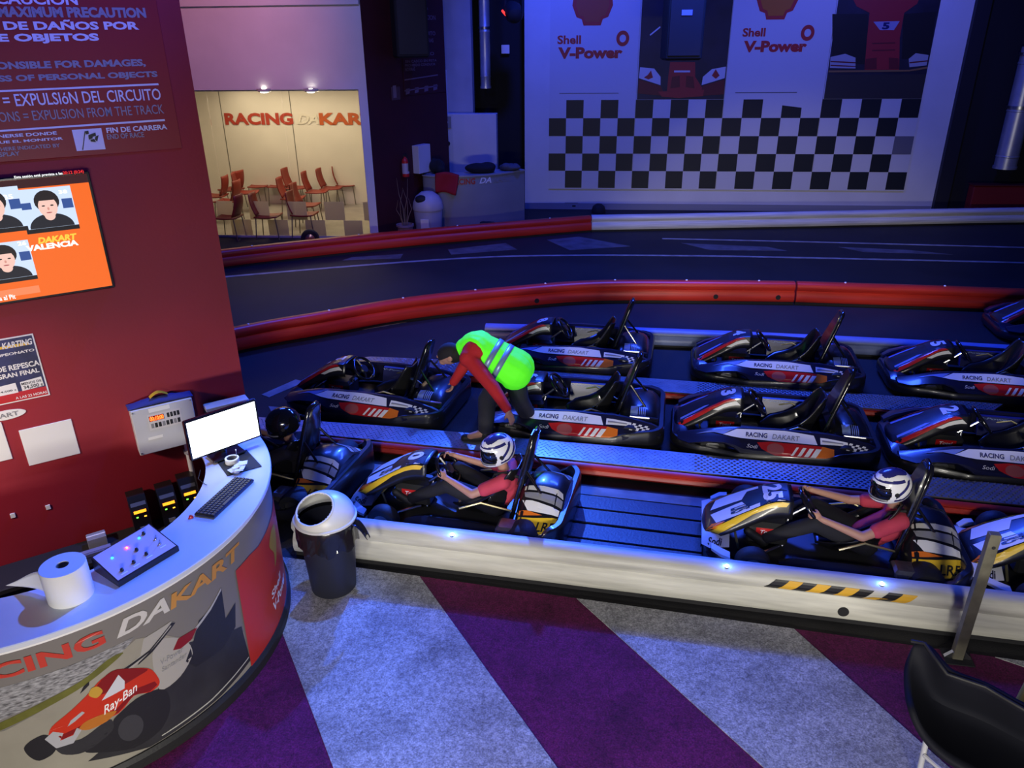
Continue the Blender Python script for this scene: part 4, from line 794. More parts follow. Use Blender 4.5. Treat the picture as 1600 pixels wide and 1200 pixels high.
def ring_path(fl, rl, hw, hwf, hwr):
    pts = []
    def c(cx, cy, r1, r2, a0, a1, n=8):
        for i in range(n + 1):
            a = radians(a0 + (a1 - a0) * i / n); pts.append(V((cx + r1 * cos(a), cy + r2 * sin(a))))
    c(-fl + .34, -hwf + .30, .34, .30, 180, 270); c(-.30, -hw + .2, .2, .2, 240, 270, 2); c(.45, -hw + .2, .2, .2, 270, 300, 2)
    c(rl - .20, -hwr + .2, .2, .2, 285, 360, 6)
    return pts + [V((p.x, -p.y)) for p in reversed(pts)]
def make_kart(kind, name, label, group, loc, rz, number):
    adult = kind == 'adult'
    K = thing(name, label, 'go-kart', (*loc, 0.004), rz, group)
    P = ring_path(.925, .93, .60, .52, .56) if adult else ring_path(.87, .90, .56, .50, .55)
    rs = []; n = len(P)
    for i in range(n):
        t = (P[(i + 1) % n] - P[i - 1]).normalized(); nr = V((t.y, -t.x)); x = P[i].x
        h = (.15 if x < .3 else .15 + .09 * min(1, (x - .3) / .4)) if adult else (.13 if x < .62 else .13 + .17 * min(1, (x - .62) / .2))
        rs.append([V((P[i].x + nr.x * d, P[i].y + nr.y * d, z)) for d, z in ((-.07, .045), (-.01, .04), (.0, .055), (.004, h * .5), (.0, h - .02), (-.014, h), (-.05, h), (-.07, h - .03))])
    mb = MB(); mb.rings(rs, loop=True); mb.build('bumper', CARB, K, 50)
    mb = MB(); mb.rings([[V((x, y, z)) for y, z in ((-hw, .045), (hw, .045), (hw, .06), (-hw, .06))] for x, hw in ((-.80, .22), (-.5, .34), (.3, .38), (.80, .38))]); mb.build('floor_tray', FLOORP, K, 20)
    for s in (-1, 1):
        xs = [p[0] for p in POD]; 
        if adult:
            mb = MB(); rr_ = []
            for x in xs:
                _, yi, zt, ym, zm, yo, zl = interp(POD, x)
                rr_.append([V((x, s * y, z)) for y, z in ((yi, zl), (yi, zt - .02), (yi + .02, zt), (yi + .05, zt), (ym, zm), (yo, zm - (zm - zl) * .45), (yo, zl + .02), (yo - .02, zl))])
            mb.rings(rr_); pod = mb.build('side_pod', KBLUE if adult else KSIDE, K, 28)
            sf = lambda a, b, off: pod_pt(a, b, s, off)
            def dec(nm, pts, M, off=.004): mb = MB(); print_poly(mb, pts, sf, off, maxlen=.09); return mb.build(nm, M, pod, None, recalc=False)
            dec('white_sticker', [(-.46, .72), (-.34, .12), (.10, .05), (.33, .22), (.36, .97), (-.30, .97), (-.38, .90)], WHITEP)
            dec('pale_blue_sticker', [(-.70, .42), (-.58, .20), (-.37, .14), (-.46, .70), (-.54, .42)], SKYP)
            dec('white_bar_sticker', [(.385, .35), (.62, .42), (.62, .80), (.385, .90)], WHITEP)
            dec('grey_bar', [(.40, .55), (.58, .58), (.58, .68), (.40, .70)], GREYP, .006)
            mb = MB()
            for i in range(6):
                for j in range(3):
                    if (i + j) % 2 == 0:
                        x0 = .615 + i * .028 + .012 * (2 - j); y0 = .42 + j * .22; mb.poly([sf(x0, y0, .005), sf(x0 + .028, y0, .005), sf(x0 + .016, y0 + .22, .005), sf(x0 - .012, y0 + .22, .005)])
            mb.build('checker_sticker', WHITEP, pod, None, recalc=False)
            dec('red_sticker', [(-.16, 1.10), (-.05, 1.02), (.40, 1.02), (.50, 1.10), (.50, 1.40), (.36, 1.62), (.0, 1.60), (-.12, 1.35)], REDP)
            dec('orange_sticker', [(.40, 1.02), (.50, 1.10), (.50, 1.40), (.36, 1.62), (.33, 1.60)], ORANGEP, .006)
            dec('pale_circle', [(.0 + .075 * cos(i * pi / 8), 1.30 + .24 * sin(i * pi / 8)) for i in range(16)], mat('dull_pink_print', (.42, .10, .10), .35), .006)
            for i in range(4):
                x0 = .13 + i * .056; wdt = .022 + .008 * i
                dec('white_slash', [(x0, 1.52), (x0 + wdt, 1.52), (x0 + wdt + .05, 1.14), (x0 + .05, 1.14)], WHITEP, .008)
            mb = MB()
            dv = (.0, -1)
            if s < 0: text_on(mb, 'RACING', sf, -.26, .78, .19, .42, .006, .03, .1, du=(1, 0), dv=dv)
            else: text_on(mb, 'RACING', sf, .26, .78, .19, .42, .006, .03, .1, du=(-1, 0), dv=dv)
            mb.build('side_lettering', NAVYP, pod, None, recalc=False)
            mb = MB()
            if s < 0: text_on(mb, 'DAKART', sf, -.03, .80, .24, .40, .006, .01, .2, du=(1, 0), dv=dv)
            else: text_on(mb, 'DAKART', sf, .03, .80, .24, .40, .006, .01, .2, du=(-1, 0), dv=dv)
            mb.build('side_lettering', GREYP, pod, None, recalc=False)
            mb = MB(); 
            if s < 0: text_on(mb, 'Sodi', sf, -.25, 1.36, .10, .16, .004, .0, .3, du=(1, 0), dv=dv)
            else: text_on(mb, 'Sodi', sf, -.15, 1.36, .10, .16, .004, .0, .3, du=(-1, 0), dv=dv)
            mb.build('side_lettering', WHITEP, pod, None, recalc=False)
        else:
            mb = MB(); mb.rings([[V((x, s * y, z)) for y, z in ((.36, .09), (.37, .19 * k), (.42, .215 * k), (.50, .19 * k), (.54, .14), (.53, .09))] for x, k in ((-.36, .75), (-.25, .95), (.1, 1.0), (.42, .95), (.5, .8))]); pod = mb.build('side_pod', KSIDE, K, 28)
            mb = MB(); text_on(mb, 'Sodi', lambda a, b, off: V((a, s * (.505 + .033 * (1 - b)), .193 - .05 * (1 - b) + off)), -.10, .0, .30, 1.0, .004, .0, .3) if s < 0 else None
            if s < 0: mb.build('side_lettering', mat('outline_print', (.35, .22, .18), .4), pod, None, recalc=False)
        # wheels
        for x, y, r, wd in ((-.54, .43, .125, .11), (.60, .42, .135, .18)):
            mb = MB(); mb.lathe([(r * .55, -wd / 2), (r * .9, -wd / 2), (r, -wd * .32), (r, wd * .32), (r * .9, wd / 2), (r * .55, wd / 2)], (x, s * y, r), (0, 1, 0), 24, loop=True); tire = mb.build('tire', RUBBER, K, 40)
            mb = MB(); mb.lathe([(r * .56, -wd * .38), (r * .2, -wd * .2), (r * .2, wd * .2), (r * .56, wd * .38)], (x, s * y, r), (0, 1, 0), 16); mb.build('hub', ENGM, tire, 40)
    mb = MB(); mb.cyl((.60, -.4, .135), (.60, .4, .135), .02, n=12); mb.build('rear_axle', STEEL, K)
    # nose fairing
    mb = MB(); mb.grid(lambda a, b: nose_pt(-.90 + .63 * a, -1 + 2 * b), 18, 16); ns = mb.build('nose_fairing', CARB, K, 40)
    ns.modifiers.new('s', 'SOLIDIFY').thickness = .008; ns.modifiers['s'].offset = -1
    def ndec(nm, pts, M, off=.003): mb = MB(); print_poly(mb, pts, nose_pt, off, maxlen=.1); return mb.build(nm, M, ns, None, recalc=False)
    nsf = lambda a, b, off: nose_pt(a, b, off)
    for s in (-1, 1):
        if adult:
            ndec('red_stripe', [(-.86, s * .62), (-.62, s * .55), (-.40, s * .56), (-.34, s * .70), (-.55, s * .74), (-.84, s * .84)], REDP)
            ndec('white_stripe', [(-.55, s * .76), (-.34, s * .73), (-.30, s * .84), (-.50, s * .86)], WHITEP)
            ndec('pale_blue_stripe', [(-.84, s * .40), (-.62, s * .34), (-.58, s * .42), (-.66, s * .48), (-.84, s * .52)], SKYP)
        else:
            ndec('yellow_stripe', [(-.86, s * .70), (-.66, s * .58), (-.40, s * .60), (-.30, s * .66), (-.32, s * .76), (-.55, s * .74), (-.78, s * .92)], YELP)
            ndec('white_field', [(-.84, s * .10), (-.62, s * .05), (-.58, s * .40), (-.34, s * .40), (-.30, s * .56), (-.62, s * .55), (-.80, s * .52)], WHITEP)
            ndec('orange_patch', [(-.88, s * .62), (-.83, s * .50), (-.74, s * .58), (-.80, s * .74)], ORANGEP)
    if not adult:
        mb = MB(); text_on(mb, 'LR5', nsf, -.70, -.20, .26, .13, .005, .03, .2, du=(0, -1), dv=(1, 0)); mb.v = [v for v in mb.v]
        mb.build('nose_lettering', BLACKPR, ns, None, recalc=False)
    nb = MB(); text_on(nb, number, nsf, -.475, .46 if len(number) > 1 else .28, .92 if len(number) > 1 else .56, .135, .006, .05, 0, du=(0, -1), dv=(1, 0))
    if adult:
        ndec('number_plate', [(-.52, -.5), (-.30, -.5), (-.30, .5), (-.52, .5)], KBLUE, .002)
    else:
        ndec('number_plate', [(-.50, -.58), (-.30, -.58), (-.30, .58), (-.50, .58)], BLACKPR, .004)
    nb.build('number', WHITEP, ns, None, recalc=False)
    mb = MB(); mb.rings([[V((x, y, z)) for y, z in ((-hw, .15), (-hw * .7, h), (hw * .7, h), (hw, .15))] for x, hw, h in ((-.90, .30, .17), (-.84, .34, .20), (-.70, .30, .20))]); lip = mb.build('front_lip', KBLUE if adult else WHITEP, K, 30)
    if not adult:
        mb = MB(); text_on(mb, 'Sodi', lambda a, b, off: V((-.87 + .13 * a, -.318 + .07 * b + .01 * a, .158 + .04 * b + .02 * off)), .1, .0, .8, .8, .1, .02, .2); mb.build('lip_lettering', BLACKPR, lip, None, recalc=False)
    for s in (-1, 1):
        mb = MB(); mb.rings([[V((x, s * y0, .145)), V((x, s * y1, .145)), V((x, s * y1, z)), V((x, s * y0, z + .008))] for x, y0, y1, z in ((-.83, .30, .36, .165), (-.76, .36, .43, .17), (-.70, .39, .45, .165))]); mb.build('corner_flash', SKYP if adult else WHITEP, lip, 30)
    # tank and pedals, column, wheel
    mb = MB(); mb.box((-.42, 0, .17), (.30, .24, .19), ch=.03); tk = mb.build('fuel_tank', mat('tank_plastic', (.03, .03, .03), .4), K, 30)
    mb = MB(); mb.box((-.42, -.1215, .20), (.17, .004, .065)); mb.build('red_tag', REDP, tk, None)
    mb = MB(); text_on(mb, 'Total', lambda a, b, off: V((a, -.124 - off, b)), -.475, .185, .11, .032, .001, .02, .2); mb.build('tag_lettering', WHITEP, tk, None, recalc=False)
    for s in (-1, 1):
        mb = MB(); mb.tube([(-.62, s * .17, .06), (-.66, s * .17, .20), (-.65, s * .10, .21)], .010, 6); mb.build('pedal', mat('pedal_metal', (.45, .42, .22), .4, metal=.7), K)
        mb = MB(); mb.tube([(-.33, s * .16, .12), (-.54, s * .36, .125)], .011, 6); mb.build('track_rod', STEEL, K)
    WC = V((-.13, 0, .405)); WN = V((.78, 0, .62)).normalized()
    mb = MB(); mb.tube([(-.46, 0, .13), WC - WN * .03], .013, 8); mb.tube([(-.30, -.10, .08), (-.27, 0, .285), (-.30, .10, .08)], .010, 8); mb.build('steering_column', STEEL, K)
    wx = V((0, 1, 0)); wy = WN.cross(wx); pts = [WC + wx * .150 * cos(2 * pi * i / 32) + wy * (.125 if sin(2 * pi * i / 32) * wy.z < 0 else .135) * sin(2 * pi * i / 32) for i in range(32)]
    mb = MB(); mb.tube(pts, .0155, 8, loop=True); sw = mb.build('steering_wheel', GLOSSB, K, 60)
    mb = MB(); mb.lathe([(.05, -.012), (.055, .0), (.045, .014)], WC, WN, 16)
    for a in (0, 140, 220) if True else (): mb.tube([WC, WC + (wx * cos(radians(a + 90)) + wy * sin(radians(a + 90))) * .14], .011, 6)
    mb.build('spokes', BLACKP, sw)
    # seat shell
    prof = [(-.06, .10, .10, .05), (.05, .085, .17, .12), (.20, .085, .185, .16), (.30, .11, .19, .19), (.36, .18, .19, .17), (.41, .32, .18, .10), (.46, .48, .165, .06), (.475, .53, .14, .04)]
    def seat_pt(a, b):
        q = a * (len(prof) - 1); i = min(int(q), len(prof) - 2); t = q - i; x, z, hw, rise = [p + (r - p) * t for p, r in zip(prof[i], prof[i + 1])]
        u = 2 * b - 1; e = max(0, (abs(u) - .45) / .55)
        dn = V((-.3, 0, .95)) if a < .55 else V((-.85, 0, .5)); dn.normalize()
        return V((x, hw * (u if abs(u) < .6 else (.6 + (abs(u) - .6) * .9) * (1 if u > 0 else -1)) * 1.05, z)) + dn * rise * e ** 1.4
    mb = MB(); mb.grid(seat_pt, 20, 16); st = mb.build('seat', SEATM, K, 60); st.modifiers.new('s', 'SOLIDIFY').thickness = .012
    if adult:
        for s in (-1,):
            pass
        mb = MB(); mb.rings([[V((x, s_ * .0 + y, z)) for y, z in ((.235, .14), (.30, .31), (.33, .315), (.34, .14))] for x, s_ in ((-.05, 1), (.15, 1), (.38, 1))]); pn = mb.build('far_side_panel', SUITP, K, 30)
        mb = MB(); text_on(mb, 'V-Power', lambda a, b, off: V((a, .236 + .065 * (b + .75) - off, .145 + .17 * (b + .75))), .32, .08, -.28, .10, .005, .02, .2, du=(1, 0)); mb.v = [V((.27 - v[0], v[1], v[2])) for v in mb.v]; mb.build('panel_lettering', SKYP, pn, None, recalc=False)
    # roll hoop with pad
    zt = .80 if adult else .84; xt = .66 if adult else .60; xb = .43 if adult else .44; zb = .12
    def hp(u, y, d=0): return V((xb + (xt - xb) * u + d, y, zb + (zt - zb) * u))
    mb = MB(); mb.tube([hp(0, -.20), hp(.35, -.165), hp(.80, -.11), hp(.96, -.085), hp(1, -.05), hp(1, .05), hp(.96, .085), hp(.80, .11), hp(.35, .165), hp(0, .20)], .019, 10); mb.build('roll_hoop', GLOSSB, K, 60)
    mb = MB(); mb.rings([[hp(u, -w_, -.03), hp(u, w_, -.03), hp(u, w_ * 1.08, .0), hp(u, w_ * .8, .028), hp(u, -w_ * .8, .028), hp(u, -w_ * 1.08, 0)] for u, w_ in ((.42, .135), (.48, .145), (.80, .10), (.95, .075), (.985, .05))]); mb.build('headrest_pad', SEATM, K, 40)
    for s in (-1, 1):
        mb = MB(); mb.tube([hp(.62, s * .13), (.80, s * .20, .24)], .011, 8); mb.build('hoop_brace', GLOSSB, K)
        mb = MB(); mb.tube([hp(.12, s * .19), (.22, s * .27, .30), (.05, s * .30, .24)], .009, 6); mb.build('seat_stay', mat('stay_metal', (.5, .45, .25), .35, metal=.8), K)
    # engine cover
    if adult:
        cs = [(.50, .30, .27, .12), (.56, .36, .34, .12), (.68, .38, .36, .12), (.80, .37, .335, .12), (.885, .33, .27, .14), (.90, .30, .22, .15)]
    else:
        cs = [(.50, .36, .34, .12), (.55, .44, .42, .12), (.68, .46, .44, .12), (.80, .45, .42, .14), (.86, .42, .36, .16)]
    def cov(x, t, off=0):
        _, hw, z, zl = interp(cs, x); s = 1 if t >= 0 else -1; a_ = abs(t)
        prof = ((0, 1.0), (.25, .97), (.45, .80), (.75, .48), (.95, .24), (1.0, 0)) if not adult else ((0, 1), (.35, .97), (.7, .86), (.92, .62), (1.0, .3), (1.0, 0))
        q = a_ * 5; i = min(int(q), 4); f = q - i; y = prof[i][0] + (prof[i + 1][0] - prof[i][0]) * f; h = prof[i][1] + (prof[i + 1][1] - prof[i][1]) * f
        return V((x, s * (y * hw + off * .5), zl + (z - zl) * h + off * .85))
    mb = MB(); mb.rings([[cov(x, -1 + t / 10) for t in range(21)] for x in (cs[0][0], .53, .56, .62, .68, .74, .80, .84, cs[-1][0])]); ec = mb.build('engine_cover', CARB, K, 40)
    def cdec(nm, pts, M, off=.004): mb = MB(); print_poly(mb, pts, lambda a, b, o: cov(a, b, o), off, maxlen=.06); return mb.build(nm, M, ec, None, recalc=False)
    if adult:
        for s in (-1, 1):
            cdec('pale_blue_patch', [(.60, s * .30), (.67, s * .30), (.67, s * .52), (.60, s * .52)], SKYP)
            for i in range(4): cdec('barcode_bar', [(.68 + i * .018, s * .30), (.68 + i * .018 + .009, s * .30), (.68 + i * .018 + .009, s * .52), (.68 + i * .018, s * .52)], SKYP)
        mb = MB(); mb.tube([(.60, -.36, .30), (.78, -.37, .30), (.86, -.30, .26)], .014, 8); mb.build('exhaust_pipe', STEEL, K)
    else:
        for s in (-1, 1):
            cdec('cream_band', [(.54, s * .20), (.84, s * .20), (.85, s * .30), (.54, s * .27)], PALEP); cdec('grey_band', [(.545, s * .31), (.85, s * .33), (.85, s * .45), (.56, s * .40)], GREYP)
            cdec('white_band', [(.54, s * .43), (.62, s * .43), (.84, s * .48), (.84, s * .55), (.60, s * .53)], WHITEP); cdec('orange_band', [(.53, s * .54), (.60, s * .53), (.72, s * .56), (.53, s * .59)], ORANGEP)
            cdec('yellow_band', [(.53, s * .61), (.84, s * .57), (.84, s * .80), (.52, s * .80)], YELP)
        mb = MB(); text_on(mb, 'LR5', lambda a, b, o: cov(a, b, o), .685, -.77, .14, .13, .006, .02, .2); mb.build('cover_lettering', BLACKPR, ec, None, recalc=False)
        mb = MB(); mb.box((.50, -.40, .16), (.22, .16, .16), ch=.02); mb.build('engine_block', ENGM, K, 30)
    return K
def kart_copy(src, label, loc, rz, number=None):
    k = copy_tree(src); k.location = (*loc, .004); k.rotation_euler = (0, 0, rz); k['label'] = label
    if number is not None:
        for ch in k.children:
            if ch.name.startswith('nose_fairing'):
                for d in ch.children:
                    if d.name.startswith('number') and not d.name.startswith('number_plate'):
                        if number == '': bpy.data.objects.remove(d)
                        else:
                            nb = MB(); text_on(nb, number, lambda a, b, off: nose_pt(a, b, off), -.475, .46 if len(number) > 1 else .28, .92 if len(number) > 1 else .56, .135, .006, .05, 0, du=(0, -1), dv=(1, 0)); d.data = nb.mesh('number', WHITEP, None, False)
                        break
    return k
GK = 'parked dark racing karts'
k0 = make_kart('adult', 'racing_kart', 'dark kart numbered 3, front row of dark karts above kart 25', GK, (.93, 6.98), radians(1), '3')
kart_copy(k0, 'dark kart nearest the red wall, left of the man in the green vest', (-3.10, 6.98), radians(-4), '7')
kart_copy(k0, 'dark kart numbered 6 right beside the man in the green vest', (-.99, 6.98), radians(1.5), '6')
kart_copy(k0, 'dark kart cut by the right edge, behind the driver of kart 25', (2.88, 6.99), radians(0), '2')
kart_copy(k0, 'dark kart numbered 8, behind the back of the man in the green vest', (-1.20, 8.66), radians(1), '8')
kart_copy(k0, 'dark kart in the far row between karts 8 and 5', (1.10, 8.68), radians(1), '4')
kart_copy(k0, 'dark kart numbered 5 at the right end of the far row', (3.22, 8.76), radians(1), '5')
kart_copy(k0, 'farthest dark kart, alone by the red barrier at the right edge', (4.92, 10.75), radians(2), '1')
GL = 'small white and yellow karts in the front lane'
k1 = make_kart('small', 'racing_kart', 'white, yellow and black kart numbered 25 with a seated driver', GL, (1.20, 5.22), radians(0), '25')
kart_copy(k1, 'black and yellow kart of the driver just above the waste bin', (-1.60, 5.17), radians(-2), '0')
kart_copy(k1, 'black and yellow kart half hidden by the counter and monitor', (-3.50, 5.26), radians(-3), '27')
kart_copy(k1, 'blue and white kart nosed up behind kart 25 at the right edge', (3.04, 5.22), radians(0), '33')

# ------------------------------------------------------------------ people
DARKC = mat('dark_trousers', (.012, .012, .018), .85); SHOE = mat('shoe', (.012, .012, .014), .6)
PINK = mat('pink_shirt', (.62, .055, .10), .8, var=.15, scale=9, bump=.1, bscale=30); HAIR = mat('dark_hair', (.012, .009, .008), .8)
def hand_parts(wrist, d, palm_n, curl, side, k=1.0):
    """capsules of a hand: wrist point, pointing direction, palm normal, finger curl in radians"""
    w_ = V(wrist); d = V(d).normalized(); pn = (V(palm_n) - d * V(palm_n).dot(d)).normalized(); sd = d.cross(pn) * side
    out = []
    for i, (o, L) in enumerate(((-.024, .062), (-.008, .072), (.008, .068), (.023, .054))):
        o *= k; L *= k
        kn = w_ + d * .075 * k + sd * o
        out.append(('c', w_ + d * .005 + sd * o * .6, .015 * k, kn, .0115 * k))
        c1 = d * cos(curl * .6) + pn * sin(curl * .6); c2 = d * cos(curl * 1.5) + pn * sin(curl * 1.5)
        m1 = kn + c1 * L * .5; out.append(('c', kn, .0105 * k, m1, .0095 * k)); out.append(('c', m1, .0095 * k, m1 + c2 * L * .55, .008 * k))
    th = w_ + d * .022 * k - sd * .026 * k; t1 = th + (d * .7 - sd * .55 + pn * .45).normalized() * .036 * k; t2 = t1 + (d * .75 - sd * .1 + pn * .65).normalized() * .030 * k
    out += [('c', w_ + d * .008, .015 * k, th, .013 * k), ('c', th, .013 * k, t1, .0115 * k), ('c', t1, .0115 * k, t2, .009 * k)]
    return out
def helmet(parent, c, yaw, pitch, M_base, M_graphic):
    """full-face helmet looking along -x, tilted"""
    h = link('helmet', None); 
    R = Matrix.Rotation(yaw, 4, 'Z') @ Matrix.Rotation(pitch, 4, 'Y'); R.translation = V(c); h.parent = parent; h.matrix_local = R
    NU, NV = 144, 90
    def pt(i, j, k=1.0):
        a = 2 * pi * i / NU; e = -pi / 2 + pi * j / NV
        d = V((-cos(e) * cos(a), cos(e) * sin(a), sin(e)))
        r = V((.150, .122, .138)); p = V((d.x * r.x, d.y * r.y, d.z * r.z))
        if d.z < -.2: f = min(1, (-.2 - d.z) * 1.6); p.x += (-.035 * f if d.x < .2 else -.01 * f) ; p.z = max(p.z, -.128)
        if d.z < -.55: p *= 1 - .28 * (-.55 - d.z)
        return p * k, d
    groups = {'helmet_shell': MB(), 'visor': MB(), 'helmet_graphic': MB(), 'helmet_lining': MB()}
    for i in range(NU):
        for j in range(NV):
            q = [pt(i, j), pt((i + 1) % NU, j), pt((i + 1) % NU, j + 1), pt(i, j + 1)]
            d = sum((x[1] for x in q), V()) / 4; az = abs(atan2(d.y, -d.x)); el = math.asin(max(-1, min(1, d.normalized().z)))
            vis = az < 1.15 - .25 * abs(el) and -.50 < el < .48 - .06 * az
            g = 'helmet_shell'
            dg = el - .85 * (az - 1.25)          # runs up and back from the chin
            if vis: g = 'visor'
            elif d.z < -.90: g = 'helmet_lining'
            else:
                if el > .98 - .10 * sin(az * 3): g = 'helmet_graphic'
                if .58 < el < .66 + .10 * sin(az) and az < 1.9: g = 'helmet_graphic'
                if -.34 < dg < -.12 and 1.35 < az < 2.5 and el < .62: g = 'helmet_graphic'
                if -.95 < dg < -.72 and az > 1.5 and el > -.45: g = 'helmet_graphic'
                if -.80 < el < -.62 and .25 < az < 1.15: g = 'helmet_graphic'
                if abs(el + .38) < .09 - .25 * abs(az - 1.62) * .6 and 1.35 < az < 1.9: g = 'helmet_graphic'
            k = .965 if vis else 1.0
            if g == 'helmet_graphic': k = 1.004
            vs = [x[0] * k for x in q]
            groups[g].add(vs, [(0, 1, 2, 3)])
    Ms = {'helmet_shell': M_base, 'visor': mat('dark_visor', (.006, .006, .008), .08, coat=.8), 'helmet_graphic': M_graphic, 'helmet_lining': MATTEB}
    for nme, mb in groups.items():
        me = mb.mesh(nme, Ms[nme], 60); bm = bmesh.new(); bm.from_mesh(me); bmesh.ops.remove_doubles(bm, verts=bm.verts, dist=.0005); bmesh.ops.recalc_face_normals(bm, faces=bm.faces); bm.to_mesh(me); bm.free(); link(nme, me, h)
    mb = MB(); mb.tube([V((.01 - .155 * cos(a) * 1.0, .124 * sin(a), -.052)) for a in [-.95 + 1.9 * i / 16 for i in range(17)]], .006, 6); mb.build('visor_seal', GREYP, h, 60)
    for s in (-1, 1): mb = MB(); mb.cyl((-.03, s * .112, .0), (-.03, s * .128, .0), .016, n=14); mb.build('visor_pivot', MATTEB, h)
    return h
HELW = mat('helmet_white', (.92, .92, .92), .25, coat=.5); HELB = mat('helmet_navy', (.03, .03, .16), .25, coat=.5)
def make_driver(label, loc, rz, hx, lean, base, graphic, near_hand, far_hand, group=None):
    """child sitting in a kart, kart frame: front towards -x"""
    P = thing('person', label, 'person', (*loc, .004), rz)
    S_ = .86
    pel = V((.28, 0, .17)); chest = V((hx + .09, 0, .345)); neck = V((hx + .05, 0, .475)); head = V((hx, 0, .615))
    shL, shR = chest + V((-.01, -.135, .085)), chest + V((-.01, .135, .085))
    parts = [('c', pel + V((0, -.06, 0)), .085, pel + V((0, .06, 0)), .085), ('c', pel, .10, chest, .105), ('c', chest + V((0, -.06, .05)), .075, chest + V((0, .06, .05)), .075), ('c', chest + V((0, 0, .06)), .06, neck, .045), ('c', neck, .045, head, .05), ('e', head + V((-.005, 0, .015)), (.088, .072, .098)),
             ('c', chest + V((0, -.05, .07)), .06, shL, .052), ('c', chest + V((0, .05, .07)), .06, shR, .052)]
    ext = {'shirt': [('c', pel + V((0, 0, .03)), .112, chest, .117), ('c', chest + V((0, -.06, .05)), .086, chest + V((0, .06, .05)), .086), ('c', chest + V((0, 0, .05)), .07, neck + V((0, 0, -.03)), .054)], 'trousers': [('c', pel + V((0, -.06, -.01)), .095, pel + V((0, .06, -.01)), .095)]}
    for sh, hnd, s, el_y in ((shL, V(near_hand), -1, -.235), (shR, V(far_hand), 1, .20)):
        mid = sh.lerp(hnd, .5); el = V((mid.x + .03, el_y, mid.z - .085))
        dd = (hnd - el).normalized(); wr = hnd - dd * .05
        parts += [('c', sh, .047, el, .035), ('c', el, .036, wr, .023)]
        parts += hand_parts(wr, dd, V((-.2, -s * .9, -.3)), 1.15, -s, .86)
        sl = sh.lerp(el, .62); ext['shirt'] += [('c', sh, .060, sl, .056), ('c', chest + V((0, s * .05, .07)), .068, sh, .062)]
    for s in (-1, 1):
        hip = pel + V((-.02, s * .075, 0)); kn = V((-.10, s * .135, .335)); an = V((-.46, s * .11, .13)); to = V((-.56, s * .12, .19))
        parts += [('c', hip, .078, kn, .052), ('c', kn, .05, an, .034), ('c', an, .034, to, .028)]
        ext['trousers'] += [('c', hip, .09, kn, .064), ('c', kn, .062, an + (kn - an) * .12, .05)]
        ext.setdefault('shoes', []).extend([('c', an + V((.02, 0, -.02)), .045, to, .036)])
    link('body', blob('body', parts, SKIN, .0075, 4), P)
    for nme, M in (('shirt', PINK), ('trousers', DARKC)): link(nme, blob(nme, ext[nme], M, .011, 4), P)
    for k in (0, 1): link('shoe', blob('shoe', [ext['shoes'][k]], SHOE, .011, 3), P)
    mb = MB(); mb.tube([chest + V((.02, -.09, .150)), chest + V((-.085, -.085, .115)), chest + V((-.125, -.075, .02)), pel + V((-.06, -.08, .11))], .014, 8); mb.tube([chest + V((.03, -.095, .145)), chest + V((.13, -.07, .10))], .014, 8); mb.build('shoulder_strap', MATTEB, P, 60)
    helmet(P, head + V((0, 0, .02)), lean[0], lean[1], base, graphic)
    return P
d1 = make_driver('person in a white helmet and pink shirt driving the kart above the waste bin', (-1.60, 5.17), radians(-2), .285, (radians(44), radians(-10)), HELW, HELB, (-.145, -.145, .43), (-.165, .12, .475))
d2 = make_driver('person in a white helmet and magenta shirt reaching for the wheel of kart 25', (1.20, 5.22), 0, .385, (radians(22), radians(-4)), HELW, HELB, (-.12, -.14, .40), (-.165, .13, .47))
d3 = copy_tree(d1); d3.location = (-3.50, 5.26, .004); d3.rotation_euler = (0, 0, radians(-3)); 
d3['label'] = 'person in a glossy black helmet partly hidden behind the bright monitor'
for ch in d3.children:
    if ch.name.startswith('shirt'): ch.data = ch.data.copy(); ch.data.materials.clear(); ch.data.materials.append(mat('black_shirt', (.015, .012, .02), .85))
BLKH = mat('helmet_black', (.008, .008, .01), .12, coat=.8)
for ch in list(d3.children):
    if ch.name.startswith('helmet'):
        for g in ch.children:
            if g.name.startswith('helmet_shell') or g.name.startswith('helmet_graphic'):
                g.data = g.data.copy(); g.data.materials.clear(); g.data.materials.append(BLKH)

# man bending between the karts
MAN = thing('person', 'person in a green high visibility vest bending down between the parked karts', 'person', (-1.6, 6.4, 0)); MO = V((-1.6, 6.4, 0))
def W(x, y, z): return V((x, y, z)) - MO
hipc = W(-1.52, 6.50, .80); chs = W(-1.83, 6.47, .945); nk = W(-1.95, 6.46, .955); hd_ = W(-2.07, 6.43, .885)
shN = W(-1.86, 6.30, .92); shF = W(-1.88, 6.64, .92)
elN = W(-1.585, 6.10, .74); wrN = W(-1.415, 5.96, .59); haN = W(-1.35, 5.93, .46)
elF = W(-2.02, 6.74, .68); wrF = W(-2.15, 6.72, .47)
kL, aL, tL = W(-1.72, 6.40, .47), W(-1.70, 6.22, .20), W(-1.84, 6.18, .165)
kR, aR, tR = W(-1.42, 6.46, .46), W(-1.30, 6.62, .10), W(-1.44, 6.62, .045)
hipN, hipF = hipc + V((.01, -.085, -.03)), hipc + V((.01, .085, -.03))
